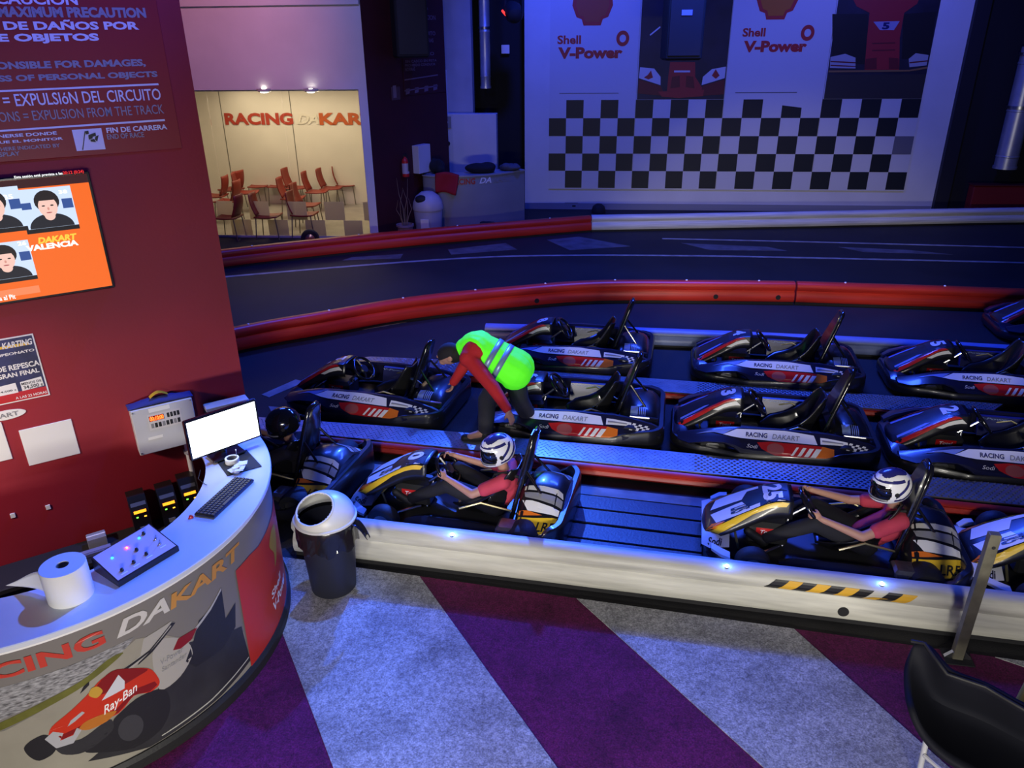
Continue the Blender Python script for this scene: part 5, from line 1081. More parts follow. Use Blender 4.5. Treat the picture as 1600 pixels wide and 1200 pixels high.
bd = [('c', hipc + V((0, -.08, 0)), .125, hipc + V((0, .08, 0)), .125), ('c', hipc, .145, chs, .15), ('c', chs + V((0, -.09, 0)), .12, chs + V((0, .09, 0)), .12), ('c', chs, .10, nk, .065), ('c', nk, .06, hd_, .06),
      ('e', hd_ + V((-.02, 0, 0)), (.105, .078, .095), Ry(radians(-20))), ('c', hd_ + V((-.06, 0, -.055)), .05, hd_ + V((-.085, 0, -.07)), .04), ('c', hd_ + V((-.11, 0, .0)), .014, hd_ + V((-.135, 0, -.03)), .016),
      ('e', hd_ + V((.01, -.08, -.01)), (.028, .012, .034)), ('e', hd_ + V((.01, .08, -.01)), (.028, .012, .034)),
      ('c', chs + V((0, -.1, 0)), .09, shN, .075), ('c', chs + V((0, .1, 0)), .09, shF, .075), ('c', shN, .062, elN, .045), ('c', elN, .046, wrN, .03), ('c', shF, .062, elF, .045), ('c', elF, .046, wrF, .03),
      ('c', hipN, .105, kL, .07), ('c', kL, .068, aL, .042), ('c', aL, .045, tL, .035), ('c', hipF, .105, kR, .07), ('c', kR, .068, aR, .042), ('c', aR, .045, tR, .035)]
bd += hand_parts(wrN, haN - wrN, V((-.6, .6, 0)), .55, 1) + hand_parts(wrF, V((-.3, 0, -.9)), V((-.8, -.3, 0)), .7, -1)
link('body', blob('body', bd, SKIN, .0095, 4), MAN)
link('trousers', blob('trousers', [('c', hipc + V((.02, -.07, -.02)), .130, hipc + V((.02, .07, -.02)), .130), ('c', hipN, .115, kL, .092), ('c', kL, .09, aL + (kL - aL) * .12, .075), ('c', hipF, .115, kR, .092), ('c', kR, .09, aR + (kR - aR) * .12, .075)], mat('grey_trousers', (.03, .03, .045), .85, var=.2, scale=6), .013, 4), MAN)
link('sweater', blob('sweater', [('c', hipc.lerp(chs, .6), .125, chs, .140), ('c', chs + V((0, -.1, 0)), .13, shN, .092), ('c', chs + V((0, .1, 0)), .13, shF, .092), ('c', shN, .082, elN, .064), ('c', elN, .064, wrN + (elN - wrN) * .08, .046), ('c', shF, .082, elF, .064), ('c', elF, .064, wrF, .046), ('c', chs, .12, nk + (chs - nk) * .3, .08)], mat('red_sweater', (.55, .018, .025), .85, bump=.15, bscale=40), .012, 4), MAN)
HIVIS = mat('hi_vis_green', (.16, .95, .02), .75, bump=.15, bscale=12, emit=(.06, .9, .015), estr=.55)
# vest fabric is fluorescent under the ultraviolet floodlights, so it gives off some light
link('vest', blob('vest', [('c', hipc + V((.05, -.06, -.045)), .176, chs, .174), ('c', hipc + V((.05, .06, -.045)), .176, chs, .174), ('c', chs + V((0, -.085, .012)), .145, shN + V((.01, .05, .03)), .092), ('c', chs + V((0, .085, .012)), .145, shF + V((.01, -.05, .03)), .092), ('c', chs, .14, nk + V((.02, 0, -.005)), .105)], HIVIS, .012, 5), MAN)
ax = (hipc + V((.05, 0, -.045)) - chs).normalized(); xx = V((0, 1, 0)); yy = ax.cross(xx)
for f in (.40, .66):
    c = chs.lerp(hipc + V((.05, 0, -.045)), f); mb = MB()
    rs = []
    for o in (-.026, .026):
        rs.append([c + ax * o + xx * .225 * cos(2 * pi * j / 40) * (1 + .13 * f) + yy * .182 * sin(2 * pi * j / 40) for j in range(40)])
    mb.rings(rs, cap=False); b_ = mb.build('reflective_band', mat('reflective_tape', (.30, .45, .62), .35, metal=.3), MAN, 60); b_.modifiers.new('s', 'SOLIDIFY').thickness = .006
cap = MB(); cap.rings([[hd_ + V((-.02, 0, .012)) + Ry(radians(-28)) @ V((.118 * cos(e) * cos(2 * pi * j / 28), .092 * cos(e) * sin(2 * pi * j / 28), .102 * sin(e))) for j in range(28)] for e in [radians(-6 + 96 * k / 9) for k in range(10)]]); cap.build('cap', mat('dark_cap', (.014, .012, .016), .85), MAN, 60)
hr = MB(); hr.ell(hd_ + V((.022, 0, .012)), (.098, .085, .088), Ry(radians(-20)), 20, 12); hr.build('hair', HAIR, MAN, 60)
cp = MB(); cp.grid(lambda a, b: hd_ + V((-.02, 0, .012)) + Ry(radians(-28)) @ V((-.10 - .085 * a * (1 - (2 * b - 1) ** 2 * .5), .075 * (2 * b - 1) * (1 - .15 * a), .0 - .025 * a)), 6, 10); q = cp.build('cap_brim', mat('dark_cap', (.014, .012, .016), .85), MAN, 60); q.modifiers.new('s', 'SOLIDIFY').thickness = .004
for a, t_ in ((aL, tL), (aR, tR)): link('shoe', blob('shoe', [('c', a + V((.03, 0, -.055)), .048, t_ + V((-.05, 0, -.02)), .042), ('c', a + V((0, 0, -.01)), .055, a + V((.01, 0, -.05)), .05)], SHOE, .012, 4), MAN)
for s in (-1, 1): mb = MB(); mb.ell(hd_ + V((-.108, s * .032, .012)), (.012, .014, .010), nu=10, nv=6); mb.build('eye', mat('eye_white', (.7, .7, .7), .3), MAN)

# ------------------------------------------------------------------ far wall: banners with prints, desk, boxes, ducts
ZR = [.49, .868, 1.243, 1.618, 1.993, 2.37]
EDG = [.54, 2.42, 4.29, 6.34, 8.36]
BANW = mat('banner_white', (.66, .66, .66), .55); BANB = mat('banner_black', (.006, .010, .016), .5); GREYSQ = mat('banner_grey', (.16, .16, .18), .5)
DKPH = mat('photo_dark', (.02, .018, .035), .5, var=.4, scale=2); CARR2 = mat('photo_car_red', (.40, .022, .03), .5); CARR3 = mat('photo_car_dark_red', (.16, .012, .02), .5); SHR = mat('emblem_red', (.55, .03, .03), .5); SHY = mat('emblem_orange', (.60, .16, .015), .5)
BL = ['white banner with fuel lettering over a checkered bottom, leftmost of the four', 'racing car photograph banner partly hidden by the hanging loudspeaker', 'white banner with fuel lettering between the two car photographs', 'racing car photograph banner numbered 5, rightmost of the four']
for b in range(4):
    a0, a1 = EDG[b], EDG[b + 1]
    t = thing('wall_banner', BL[b], 'banner', FARW.p((a0 + a1) / 2, .45, 0), 0, 'checkered banners on the far wall')
    lp = Plane(FARW.o - t.location, FARW.ux); pp = PxPlane(FARW, lp)
    def rect(nm, x0, z0, x1, z1, M, off): mb = MB(); mb.poly([lp.p(x0, z0, off), lp.p(x1, z0, off), lp.p(x1, z1, off), lp.p(x0, z1, off)]); return mb.build(nm, M, t, None)
    mb = MB(); q = [lp.p(a0 + .004, .465, .022), lp.p(a1 - .004, .465, .022), lp.p(a1 - .004, .465, .002), lp.p(a0 + .004, .465, .002)]; mb.prism(q, [p + V((0, 0, 4.7)) for p in q]); mb.build('banner_sheet', BANW, t, None)
    wq = (a1 - a0) / 5
    for c in range(5):
        for r in range(5):
            C_ = b * 5 + c
            if (r + C_) % 2 == 1:
                x0 = a0 + c * wq; x1 = x0 + wq - (.008 if c == 4 else 0); z1 = ZR[5 - r]; z0 = ZR[4 - r]
                M = BANB
                if (r, C_) == (2, 19): M = GREYSQ
                if (r, C_) == (0, 13):
                    mb = MB(); mb.poly([lp.p(x0, z0, .025), lp.p(x1, z0, .025), lp.p(x1, z1 - .17, .025), lp.p(x0, z1 - .12, .025)]); mb.build('black_square', M, t, None); continue
                rect('black_square', x0, z0, x1, z1, M, .025)
    if b in (0, 2):
        dx = 0 if b == 0 else 288.5
        mb = MB(); line_px(mb, pp, 'Shell', 871 + dx, 69 - dx * .04, 908 + dx, 55 - dx * .04, .03, off=.026); line_px(mb, pp, 'V-Power', 872 + dx, 92 - dx * .035, 973 + dx, 73 - dx * .035, .05, off=.026); mb.build('red_lettering', SHR, t, None)
        ca, cz = pp.at(973 + dx, 60 - dx * .03); mb = MB(); mb.rings([[lp.p(ca + r_ * cos(2 * pi * i / 28), cz + r_ * 1.12 * sin(2 * pi * i / 28), .026) for i in range(28)] for r_ in (.068, .135)], cap=False); mb.build('red_ring', SHR, t, None)
        ca, cz = pp.at(926 + dx, 10 - dx * .035)
        shp = [(-.18, -.36), (.18, -.36), (.22, -.24), (.33, -.20), (.42, .02), (.40, .18), (.30, .34), (.15, .43), (0, .46), (-.15, .43), (-.30, .34), (-.40, .18), (-.42, .02), (-.33, -.20), (-.22, -.24)]
        for nm, k, M, o_ in (('emblem_border', 1.0, SHR, .026), ('emblem_field', .82, SHY if b == 2 else mat('emblem_dull_red', (.50, .07, .03), .5), .029)):
            mb = MB(); print_poly(mb, [(ca + x * k, cz + z * k + .02 * (1 - k)) for x, z in shp], lp.p, o_); mb.build(nm, M, t, None)
        rect('thin_line', a0 + .22, 2.50, a0 + 1.5, 2.515, GREYSQ, .026)
    else:
        rect('photo_field', a0 + .02, 2.375, a1 - .01, 5.1, DKPH, .024)
        if b == 1:
            for nm, pts, M, o_ in (('car_nose', [(1047, 97), (1086, 97), (1086, 120), (1100, 142), (1042, 142), (1044, 120)], CARR2, .027), ('wing_plate', [(1000, 105), (1022, 107), (1032, 120), (1032, 133), (998, 122)], BANW, .027), ('wing_plate', [(1134, 104), (1112, 108), (1098, 120), (1096, 133), (1132, 122)], BANW, .027), ('wing_flap', [(998, 124), (1032, 134), (1040, 150), (997, 146)], CARR3, .028), ('wing_flap', [(1132, 124), (1098, 134), (1092, 150), (1131, 147)], CARR3, .028), ('wing_blade', [(1028, 143), (1100, 140), (1098, 150), (1060, 153), (1034, 151)], CARR2, .029), ('nose_duct', [(1050, 120), (1062, 118), (1062, 136), (1047, 138)], CARR3, .029), ('nose_duct', [(1072, 118), (1083, 120), (1085, 138), (1071, 136)], CARR3, .029), ('light_streak', [(1015, 54), (1031, 41), (1032, 43), (1016, 56)], BANW, .027), ('wing_emblem', [(1006, 121), (1012, 117), (1017, 110), (1020, 121), (1013, 124)], CARR2, .030), ('wing_emblem', [(1112, 118), (1118, 108), (1124, 118), (1118, 123)], CARR2, .030), ('nose_line', [(1053, 110), (1078, 110), (1078, 113), (1053, 113)], BANW, .030)): poly_px(t, nm, pts, pp, M, o_)
        else:
            rect('road_field', a0 + .02, 2.375, a1 - .01, 2.85, mat('photo_road', (.035, .03, .03), .5), .025)
            for nm, pts, M, o_ in (('tire', [(1300, 22), (1355, 22), (1356, 70), (1352, 100), (1300, 100)], mat('photo_tire', (.01, .009, .012), .5), .027), ('tire', [(1411, 22), (1462, 18), (1455, 66), (1450, 92), (1408, 92)], mat('photo_tire', (.01, .009, .012), .5), .027), ('car_body', [(1330, -5), (1438, -8), (1432, 6), (1412, 20), (1405, 60), (1404, 109), (1350, 109), (1354, 60), (1358, 20), (1338, 10)], CARR2, .029), ('number_field', [(1364, 34), (1405, 33), (1396, 47), (1374, 47)], mat('photo_lilac', (.35, .33, .5), .5), .031), ('wing_stack', [(1297, 89), (1320, 84), (1336, 90), (1336, 107), (1296, 106)], mat('photo_pale', (.42, .42, .45), .5), .030), ('wing_stack', [(1450, 86), (1430, 83), (1419, 92), (1420, 105), (1447, 102)], mat('photo_pale', (.42, .42, .45), .5), .030), ('wing_gap', [(1297, 95), (1336, 97), (1336, 99), (1297, 97)], CARR3, .031), ('wing_gap', [(1449, 94), (1420, 97), (1420, 99), (1449, 96)], CARR3, .031), ('wing_gap', [(1297, 101), (1336, 103), (1336, 104.5), (1297, 103)], CARR3, .031), ('wing_blade', [(1294, 110), (1420, 109), (1448, 104), (1448, 107), (1420, 111.5), (1294, 113)], mat('photo_gold', (.30, .16, .06), .5), .030), ('nose_shade', [(1352, 92), (1369, 90), (1369, 108), (1350, 108)], CARR3, .031), ('nose_shade', [(1388, 90), (1403, 91), (1404, 108), (1388, 108)], CARR3, .031), ('nose_line', [(1362, 67), (1398, 66), (1398, 68), (1362, 69)], CARR3, .031), ('nose_line', [(1362, 78), (1398, 77), (1398, 79), (1362, 80)], CARR3, .031)): poly_px(t, nm, pts, pp, M, o_)
            mb = MB(); line_px(mb, pp, '5', 1377, 46, 1390, 35, .05, off=.033); mb.build('car_number', NAVYP, t, None)
# column details, white electric box, duct, switch
BOXW = mat('switch_box_white', (.66, .66, .68), .5, var=.06, scale=2)
EP = shifted(FARW, .36)
a0, z0 = EP.at(692, 262); a1, z1 = EP.at(775, 178)
t = thing('electric_cabinet', 'big white electric cabinet above the grey desk by the far wall', 'cabinet', EP.p((a0 + a1) / 2, 0, 0), radians(7.5)); wd_ = a1 - a0
mb = MB(); mb.box((0, .15, z1 / 2), (wd_, .3, z1), ch=.01); mb.build('body', BOXW, t, 25)
mb = MB(); mb.box((-wd_ / 2 + .15, -.012, z1 - .17), (.16, .02, .24)); mb.build('meter', GREYP, t, None); mb = MB(); mb.cyl((-wd_ / 2 + .13, -.03, z1 - .17), (-wd_ / 2 + .13, -.02, z1 - .17), .035, n=16); mb.build('meter_dial', WHITEP, t)
mb = MB(); mb.cyl((-wd_ / 2 + .14, -.035, z1 - .62), (-wd_ / 2 + .14, 0, z1 - .62), .05, n=18); mb.build('lock_knob', MATTEB, t)
DUCT = mat('duct_metal', (.62, .63, .66), .38, metal=.7, var=.12, scale=5)
def duct(label, pl, u0, u1, vt, vb, ztop):
    a0, zb = pl.at(u0, vb); a1, _ = pl.at(u1, vb); r = (a1 - a0) / 2; c = pl.p((a0 + a1) / 2, zb, 0)
    t = thing('ventilation_duct', label, 'duct', c)
    mb = MB(); prof = [(r * .9, 0), (r, .005)]; z = .25
    while z < ztop - zb: prof += [(r, z - .02), (r * 1.04, z - .01), (r * 1.04, z + .01), (r, z + .02)]; z += .9
    prof.append((r, ztop - zb)); mb.lathe(prof, n=28); mb.build('pipe', DUCT, t, 30)
    mb = MB(); mb.lathe([(r * 1.02, .0), (r * 1.08, .0), (r * 1.08, .05), (r * 1.02, .05)], n=28, loop=True); mb.build('end_ring', DUCT, t, 30)
    for zz in (1.2, 2.2):
        if zz < ztop - zb: mb = MB(); mb.lathe([(r * 1.05, zz), (r * 1.12, zz), (r * 1.12, zz + .05), (r * 1.05, zz + .05)], n=28, loop=True); mb.build('clamp', STEEL, t, 30)
duct('shiny vertical ventilation duct left of the checkered wall', shifted(FARW, -.35), 751, 767, 0, 138, 6.2)
duct('shiny vertical ventilation duct at the right edge on the black wall', shifted(FARW, .35), 1553, 1586, 75, 263, 3.36)
RP = shifted(FARW, -.70); a, z = RP.at(790, 77); plate('wall_switch', 'small white switch box on the black recess beside the duct', 'switch', RP, (a - .09, z - .09, a + .09, z + .09), .05, WHITEP)
# things on the dark red side wall
def sidepx(name, label, cat, u0, v0, u1, v1, d, M):
    a0, zb = SIDW.at(u0, v1); a1, zt = SIDW.at(u1, v0); return plate(name, label, cat, SIDW, (a0, zb, a1, zt), d, M)
sidepx('wall_cupboard', 'small white wall cupboard on the dark red wall near the extinguisher', 'cupboard', 646, 224, 662, 271, .16, BOXW)
o, lp = sidepx('wall_notice', 'dark framed notice with a pictogram on the dark red wall', 'notice', 612, 135, 624, 157, .01, mat('notice_dark', (.10, .05, .06), .5))
a0, z0 = SIDW.at(614, 153); prect(o, lp, 'notice_print', a0, z0, a0 + .10, z0 + .22, mat('notice_print', (.26, .18, .20), .5), .002)
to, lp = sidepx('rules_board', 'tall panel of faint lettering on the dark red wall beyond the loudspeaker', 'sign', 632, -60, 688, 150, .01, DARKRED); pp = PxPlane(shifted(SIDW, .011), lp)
FAINT = mat('faint_lettering', (.20, .13, .17), .6)
for v, x0, x1, body in ((102, 633, 680, 'PROHIBIDO CONDUCIR'), (96, 633, 682, 'SIN CASCO EN PISTA'), (109, 633, 648, 'NORMAS'), (14, 650, 668, 'AVISO'), (28, 650, 680, 'ATENCION'), (53, 652, 680, 'CIRCUITO'), (64, 653, 677, 'BANDERAS'), (75, 656, 668, 'ROJA'), (85, 646, 678, 'PELIGRO')):
    mb = MB(); line_px(mb, pp, body, x0, v + 2.5, x1, v - 4, .02); mb.build('faint_lettering', FAINT, to, None)
for v in (124, 141): poly_px(to, 'faint_bar', [(632, v), (684, v - 8), (684, v - 6), (632, v + 2)], pp, FAINT)
for x in (634, 648, 663, 677): poly_px(to, 'faint_flag', [(x, 148 - (x - 634) * .15), (x + 6, 146 - (x - 634) * .15), (x + 6, 138 - (x - 634) * .15), (x, 139 - (x - 634) * .15)], pp, FAINT)
ex = SIDW.p(*[SIDW.at(629, 276)[0], SIDW.at(629, 276)[1]], .09); t = thing('fire_extinguisher', 'red fire extinguisher with a white label hung on the dark red wall', 'fire extinguisher', ex)
mb = MB(); mb.lathe([(.03, 0), (.068, .01), (.07, .03), (.07, .30), (.055, .35), (.025, .375), (.02, .40)], n=20); mb.build('bottle', REDP, t, 40)
mb = MB(); mb.lathe([(.0712, .07), (.0712, .27)], n=20, cap=False); mb.build('label_band', mat('label_pale', (.5, .45, .5), .5), t, 40)
mb = MB(); mb.box((0, 0, .42), (.05, .04, .05)); mb.tube([(0, 0, .43), (.05, -.04, .45), (.09, -.05, .30), (.08, -.04, .12)], .010, 6); mb.build('valve', MATTEB, t)
def loudspeaker(label, c, rz, sx, sy, sz, badge):
    t = thing('loudspeaker', label, 'loudspeaker', c, rz); mb = MB(); mb.box((0, 0, sz / 2), (sx, sy, sz), ch=.03); mb.build('casing', MATTEB, t, 25)
    mb = MB(); mb.box((0, -sy / 2 - .004, sz / 2), (sx * .86, .008, sz * .9), ch=.003); mb.build('grille', mat('speaker_grille', (.02, .02, .03), .6), t, 25)
    if badge: mb = MB(); mb.box((0, -sy / 2 - .012, badge), (.15, .006, .07)); mb.build('badge', mat('badge_blue_lit', (.35, .4, .9), .4), t, None)  # badge colour carries the blue light that falls on the label
    mb = MB(); mb.cyl((0, 0, sz), (0, 0, sz + 1.4), .025, n=10); mb.build('hanger', MATTEB, t)
    return t
p = gp(1063, 94, 3.32); q_ = EYE + ray(1063, 94) * 11.2; loudspeaker('dark loudspeaker hanging in front of the car photograph banner', (q_.x, q_.y, q_.z), radians(13), .53, .42, 1.25, .62)
a, z = SIDW.at(621, 90); sp_ = SIDW.p(a + .03, z, .30); loudspeaker('dark loudspeaker mounted high on the dark red wall', (sp_.x, sp_.y, sp_.z), radians(33), .62, .45, 1.15, 0)
q_ = EYE + ray(803, 20) * 15.4; t = thing('stage_light', 'dark stage light with a small red display at the top beside the far wall', 'stage light', q_, radians(-30))
mb = MB(); mb.lathe([(.10, -.22), (.17, -.2), (.19, .05), (.14, .18), (.06, .22)], n=20, axis=(.6, -.5, -.3)); mb.build('head', MATTEB, t, 40); mb = MB(); mb.tube([(-.24, 0, 0), (-.24, 0, .35), (.24, 0, .35), (.24, 0, 0)], .03, 8); mb.build('yoke', MATTEB, t, 40); mb = MB(); mb.box((-.12, -.16, .0), (.14, .03, .035), Ry(radians(40))); mb.build('display', em('red_display', (1, .2, .2), 2), t, None); mb = MB(); mb.cyl((0, 0, .35), (0, 0, 2.3), .025, n=10); mb.build('hanger', MATTEB, t)
# curved grey desk with clothes, bin, pot
DA, DB, DC_ = V((-5.45, 15.22)), V((-4.35, 15.36)), V((-3.42, 16.30))
path = smooth_path([(-5.34, 15.78), (-5.38, 15.34), (-4.95, 15.22), (-4.35, 15.40), (-3.85, 15.78), (-3.45, 16.32)], 6); o_ = V((-4.4, 15.6)); t = thing('info_desk', 'curved grey desk with coats on top in front of the electric cabinet', 'desk', (o_.x, o_.y, 0))
Pd = [p - o_ for p in path]; mb = MB(); sweep(mb, Pd, [(.0, 0), (.0, 1.05), (-.05, 1.05), (-.05, 0)]); mb.build('front_panel', mat('desk_grey', (.28, .29, .31), .5, var=.08, scale=2), t, 50)
mb = MB(); sweep(mb, Pd, [(.02, 1.05), (.02, 1.08), (-.42, 1.08), (-.42, 1.05)]); mb.build('worktop', mat('desk_top', (.35, .35, .38), .4), t, 50)
deskpl = Plane(V((-4.60, 15.30, 0)), dirv(22)); 
for body, u0, u1, v0, v1, M, sh_ in (('RACING', 726, 754, 285, 276, SHR, 0), ('DA', 759, 774, 282, 274, WHITEP, .3), ('KART', 777, 800, 280, 272, GREYP, .1)):
    n_ = len(body); mb = MB()
    def dsf(a, b, off):
        k = a * (len(Pd) - 1); i = min(int(k), len(Pd) - 2); p = Pd[i].lerp(Pd[i + 1], k - i); tt = (Pd[i + 1] - Pd[i]).normalized(); return V((p.x + tt.y * (off + .003), p.y - tt.x * (off + .003), b))
    f0 = (u0 - 655) / (820 - 655) * .92 + .07; f1 = (u1 - 655) / (820 - 655) * .92 + .07
    text_on(mb, body, dsf, f0, .90, f1 - f0, .12, .004, .03, sh_); mb.build('desk_lettering', M, t, None, recalc=False)
def heap(name, label, cat, c, sx, sy, sz, M, seed, lumps=5):
    t = thing(name, label, cat, c); r_ = random.Random(seed)
    pr = [('e', (0, 0, sz * .35), (sx * .5, sy * .5, sz * .4))] + [('e', (r_.uniform(-.35, .35) * sx, r_.uniform(-.3, .3) * sy, sz * r_.uniform(.2, .55)), (sx * r_.uniform(.18, .3), sy * r_.uniform(.2, .35), sz * r_.uniform(.2, .42))) for _ in range(lumps)]
    link('fabric', blob('fabric', pr, M, max(.012, sx * .04), 4), t); return t
COAT = mat('dark_coat', (.012, .012, .016), .9)
p = gp(708, 268, 1.08); heap('coat', 'dark coat heaped at the left end of the grey desk', 'coat', (-5.14, 15.58, 1.08), .34, .26, .38, COAT, 1)
p = gp(757, 262, 1.10); heap('coat', 'dark coat lying in the middle of the grey desk', 'coat', (-4.28, 15.72, 1.08), .62, .34, .26, COAT, 2, 7)
heap('coat', 'grey coat lying at the right end of the grey desk', 'coat', (-3.72, 16.15, 1.08), .46, .32, .18, mat('grey_coat', (.10, .10, .12), .9), 3)
t = thing('red_jacket', 'red jacket hanging over the front edge of the grey desk', 'jacket', (-4.82, 15.22, .83)); mb = MB(); 
mb.grid(lambda a, b: V((-.24 + .48 * a * (1 - .12 * b), -.03 - .03 * sin(5 * a + 3 * b) - .02 * b, .30 - .40 * b + .03 * sin(4 * a))), 12, 8); q = mb.build('fabric', mat('jacket_red', (.40, .012, .02), .85), t, 60); q.modifiers.new('s', 'SOLIDIFY').thickness = .05
p = gp(670, 356); t = thing('grey_bin', 'pale bin with a domed lid beside the grey desk', 'waste bin', (-5.10, 14.75, 0)); mb = MB(); mb.lathe([(.22, 0), (.25, .02), (.29, .50), (.28, .52)], n=28); mb.build('bucket', mat('pale_bin', (.36, .37, .42), .5), t, 40)
mb = MB(); mb.lathe([(.30, .50), (.305, .54), (.29, .64), (.23, .76), (.12, .84), (.0, .86)], n=28); mb.build('lid', mat('pale_lid', (.5, .5, .53), .4), t, 40); mb = MB(); mb.ell((-.06, -.19, .72), (.13, .09, .08), Rx(radians(40)), 16, 8); mb.build('opening', MATTEB, t); mb = MB(); mb.box((0.02, -.285, .25), (.17, .02, .2), Rx(radians(5))); mb.build('sticker', WHITEP, t, None)
p = gp(640, 358); t = thing('potted_plant', 'small potted plant with bare stems beside the pale bin', 'plant', (-5.47, 14.38, 0)); mb = MB(); mb.lathe([(.12, 0), (.16, .22), (.175, .22), (.175, .26), (.15, .26), (.14, .20)], n=24); mb.build('pot', mat('pot_clay', (.36, .26, .24), .7), t, 40)
for i in range(6):
    a = i * 1.05; mb = MB(); mb.tube([(.03 * cos(a), .03 * sin(a), .2), (.09 * cos(a), .09 * sin(a), .42 + .07 * (i % 3)), (.15 * cos(a + .4), .15 * sin(a + .4), .55 + .14 * (i % 3)), (.12 * cos(a + .9), .12 * sin(a + .9), .75 + .2 * (i % 3))], [.010, .008, .006, .003], 6); mb.build('stem', mat('dry_stem', (.22, .15, .10), .8), t)
for (u, v, l, n_, sx, sz, M) in ((838, 321, 'pale shoe box on the floor at the foot of the white wall', 'floor_box', .36, .12, BOXW), (894, 322, 'dark and white small box on the floor under the checkered banner', 'floor_box', .30, .14, BOXW)):
    p = gp(u, v + 2); t = thing(n_, l, 'box', (p.x, p.y - .12, 0), radians(7)); mb = MB(); mb.box((0, 0, sz / 2), (sx, .2, sz), ch=.008); mb.build('carton', M, t, 25); mb = MB(); mb.box((.06, -.103, sz * .55), (.08, .006, .03)); mb.build('printed_mark', MATTEB, t, None); mb = MB(); mb.box((0, 0, sz + .004), (sx * 1.02, .21, .012)); mb.build('carton_lid', GREYP if sx < .33 else M, t, None)
p = gp(862, 321); heap('bag', 'small dark bag on the floor at the foot of the white wall', 'bag', (p.x, p.y - .28, 0), .42, .26, .30, COAT, 5)
p = gp(936, 331); t = thing('floor_lamp_dome', 'small black dome on the floor behind the red and white barrier joint', 'lamp', (p.x, p.y - .1, 0)); mb = MB(); mb.lathe([(.16, 0), (.16, .06), (.13, .15), (.06, .2), (0, .21)], n=20); mb.build('housing', MATTEB, t, 40)
p = gp(768, 350); heap('cloth', 'black cloth on the floor in front of the grey desk', 'cloth', (-4.02, 15.40, 0), .4, .25, .2, COAT, 6)
# red block under the right duct
p0 = shifted(FARW, .5); a0, z0 = p0.at(1515, 320); a1, z1 = p0.at(1660, 291); t = thing('red_block', 'dark red block low on the black wall at the right edge', 'block', p0.p((a0 + a1) / 2, 0, 0), radians(7.5)); mb = MB(); mb.box((0, .1, z1 / 2), (a1 - a0, .25, z1), ch=.02); mb.build('body', mat('block_red', (.22, .012, .012), .5), t, 25); mb = MB(); mb.box((0, .1, z1 + .012), (a1 - a0 + .03, .28, .024)); mb.build('top_board', mat('block_top', (.10, .01, .012), .5), t, None)

# ------------------------------------------------------------------ waiting room chairs
CHR = mat('chair_red', (.24, .026, .014), .45); CHL = mat('chair_leg', (.25, .23, .20), .35, metal=.8)
def make_chair():
    t = thing('waiting_chair', 'red chair with metal legs', 'chair', (0, 0, 0), 0, 'red chairs in the waiting room')   # sits facing +x
    mb = MB(); mb.grid(lambda a, b: V((-.22 + .44 * a, -.21 + .42 * b, .445 + .012 * (2 * b - 1) ** 2 - .015 * sin(pi * a))), 8, 8); s = mb.build('seat', CHR, t, 60); s.modifiers.new('s', 'SOLIDIFY').thickness = .025
    mb = MB(); mb.grid(lambda a, b: V((-.21 - .10 * a - .03 * sin(pi * a) + .03 * (2 * b - 1) ** 2, (-.20 + .40 * b) * (1 - .06 * a), .46 + .42 * a)), 8, 8); s = mb.build('backrest', CHR, t, 60); s.modifiers.new('s', 'SOLIDIFY').thickness = .022
    for x, y in ((-.19, -.18), (-.19, .18), (.19, -.18), (.19, .18)): mb = MB(); mb.cyl((x, y, .44), (x * 1.22, y * 1.12, 0), .011, n=8); mb.build('leg', CHL, t)
    return t
ch0 = make_chair()
for i, (u, v, az, lab) in enumerate(((545, 317, 8, 'red chair farthest right in the waiting room'), (521, 323, 8, 'red chair second from the right in the waiting room'), (499, 329, 10, 'red chair third from the right in the waiting room'), (497, 313.5, 8, 'red chair close to the back wall, under the word on the right'), (468, 322, 5, 'red chair in the middle of the waiting room with its side showing'), (484, 352, 5, 'red chair nearest the glass, right of the middle'), (408, 319, -75, 'red chair facing the glass, left of two side by side'), (438, 319, -75, 'red chair facing the glass, right of two side by side'), (342, 336, 190, 'red chair farthest left in the waiting room'), (360, 345, 185, 'red chair second from the left, near the glass'), (366, 325, 170, 'red chair behind two others at the left of the waiting room'), (392, 330, 20, 'red chair left of the two that face the glass'), (362, 373, 185, 'red chair behind the leftmost lower frosted square'), (424, 371, 10, 'red chair behind the second lower frosted square'), (480, 368, 5, 'red chair behind the third lower frosted square'), (462, 340, 10, 'red chair in the second row, middle of the waiting room'))):
    c = ch0 if i == 0 else copy_tree(ch0); p = gp(u, v, .007); c.location = (p.x, p.y, .007); c.rotation_euler = (0, 0, radians(az)); c['label'] = lab
p = gp(490, 384); t = thing('hand_truck_wheel', 'small black wheel standing on the track side of the waiting room glass', 'wheel', (p.x, p.y - .1, .17)); mb = MB(); mb.lathe([(.09, -.045), (.155, -.05), (.17, -.03), (.17, .03), (.155, .05), (.09, .045)], axis=(.35, -.94, 0), n=28, loop=True); mb.build('tire', RUBBER, t, 40); mb = MB(); mb.lathe([(.092, -.03), (.04, -.05), (.04, .05), (.092, .03)], axis=(.35, -.94, 0), n=20); mb.build('hub', STEEL, t, 40)

# ------------------------------------------------------------------ dark moulded seat on a pale frame at the lower right
t = thing('simulator_seat', 'dark moulded bucket seat on a pale metal frame at the lower right corner', 'seat', (1.72, 2.80, .012))
SEATD = mat('dark_seat_shell', (.004, .0045, .010), .75, spec=.25)
T0 = V((1.72, 2.80, .012))
def edge(u, v, z): return gp(u, v, z) - T0
rows = []
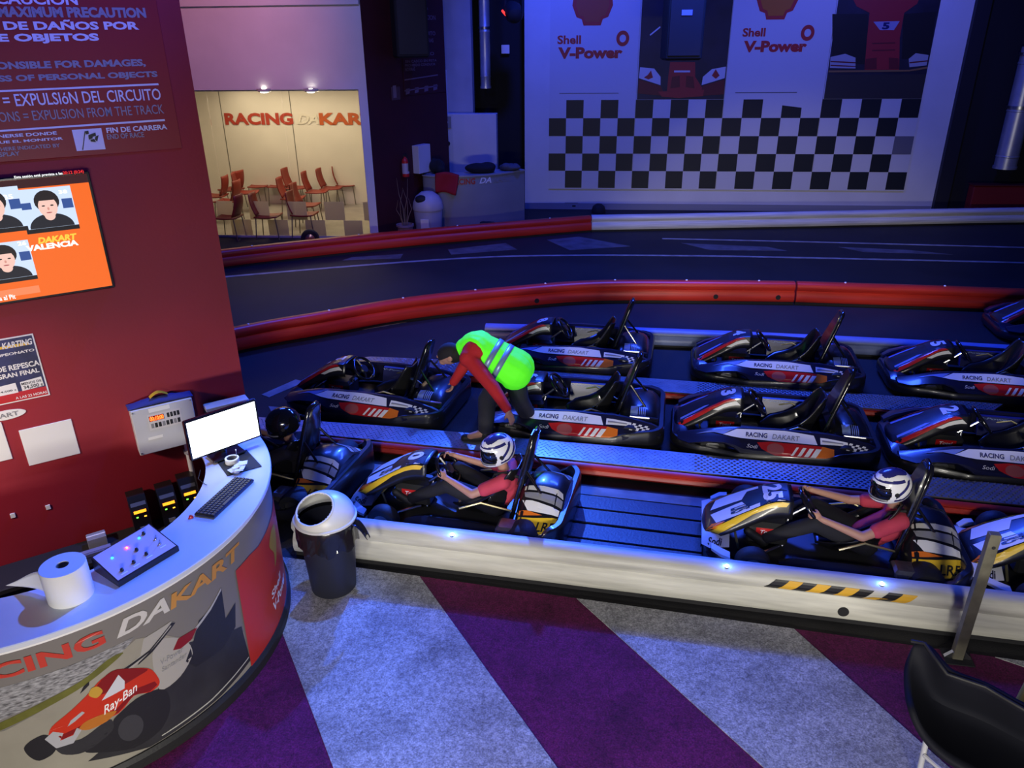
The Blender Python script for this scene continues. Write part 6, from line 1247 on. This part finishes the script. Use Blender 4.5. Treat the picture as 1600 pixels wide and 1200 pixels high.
# contours of the shell from the rim down, each read at its own height
rim = [edge(1424, 1002, .86), edge(1445, 1006, .88), edge(1462, 1030, .86), edge(1480, 1054, .84), edge(1510, 1064, .83), edge(1540, 1074, .82), edge(1570, 1092, .82), edge(1610, 1115, .82), edge(1680, 1140, .82)]
low = [edge(1422, 1060, .74), edge(1432, 1072, .66), edge(1450, 1085, .55), edge(1478, 1100, .50), edge(1510, 1110, .48), edge(1540, 1122, .48), edge(1575, 1140, .48), edge(1612, 1160, .50), edge(1680, 1190, .52)]
front_ = [edge(1428, 1105, .72), edge(1440, 1140, .64), edge(1462, 1168, .56), edge(1490, 1190, .52), edge(1520, 1205, .50), edge(1550, 1225, .50), edge(1590, 1250, .50), edge(1630, 1270, .52), edge(1700, 1300, .54)]
mb = MB(); mb.rings([[p for p in smooth3] for smooth3 in (rim, [a.lerp(b, .5) + V((0, 0, -.03)) for a, b in zip(rim, low)], low, [a.lerp(b, .5) + V((0, 0, -.02)) for a, b in zip(low, front_)], front_)], closed=False, cap=False); sh = mb.build('shell', SEATD, t, 70)
sh.modifiers.new('u', 'SUBSURF').levels = 2; sh.modifiers['u'].render_levels = 2; sh.modifiers.new('s', 'SOLIDIFY').thickness = .03
mb = MB(); mb.tube([p + V((0, 0, .002)) for p in rim], .009, 8); mb.build('rim_piping', mat('piping_grey', (.012, .012, .014), .6), t, 60)
LEGW = mat('frame_pale', (.55, .55, .56), .4, metal=.3)
for A, B in ((edge(1447, 1158, .30), edge(1432, 1225, 0)), (edge(1500, 1200, .30), edge(1490, 1290, 0)), (edge(1600, 1160, .30), edge(1606, 1230, 0)), (edge(1660, 1230, .30), edge(1660, 1320, 0))):
    mb = MB(); mb.tube([A + V((.0, .0, .06)), A, B], .015, 8); mb.build('leg', LEGW, t, 60)
mb = MB(); mb.cyl(edge(1444, 1180, .22), edge(1498, 1226, .22), .012, n=8); mb.build('crossbar', LEGW, t)
p = gp(1604, 1085, .75); t = thing('yellow_sack', 'yellow bag at the right edge beside the dark bucket seat', 'bag', (p.x + .07, p.y + .05, 0.012)); mb = MB(); mb.lathe([(.05, 0), (.07, .02), (.075, .6), (.06, .78), (.03, .82)], n=16); mb.build('fabric', mat('sack_yellow', (.55, .45, .06), .8), t, 40); mb = MB(); mb.tube([(-.03, 0, .80), (-.02, 0, .88), (.02, 0, .88), (.03, 0, .80)], .006, 6); mb.build('handle', mat('sack_yellow', (.55, .45, .06), .8), t, 60)

for o in bpy.data.objects:
    if o.get('label', '').startswith('black and yellow kart of the driver'):
        for ch in o.children:
            for d in ch.children:
                if d.name.startswith('corner_flash'): d.data = d.data.copy(); d.data.materials.clear(); d.data.materials.append(GREYP)
            if ch.name.startswith('front_lip'): ch.data = ch.data.copy(); ch.data.materials.clear(); ch.data.materials.append(GREYP)
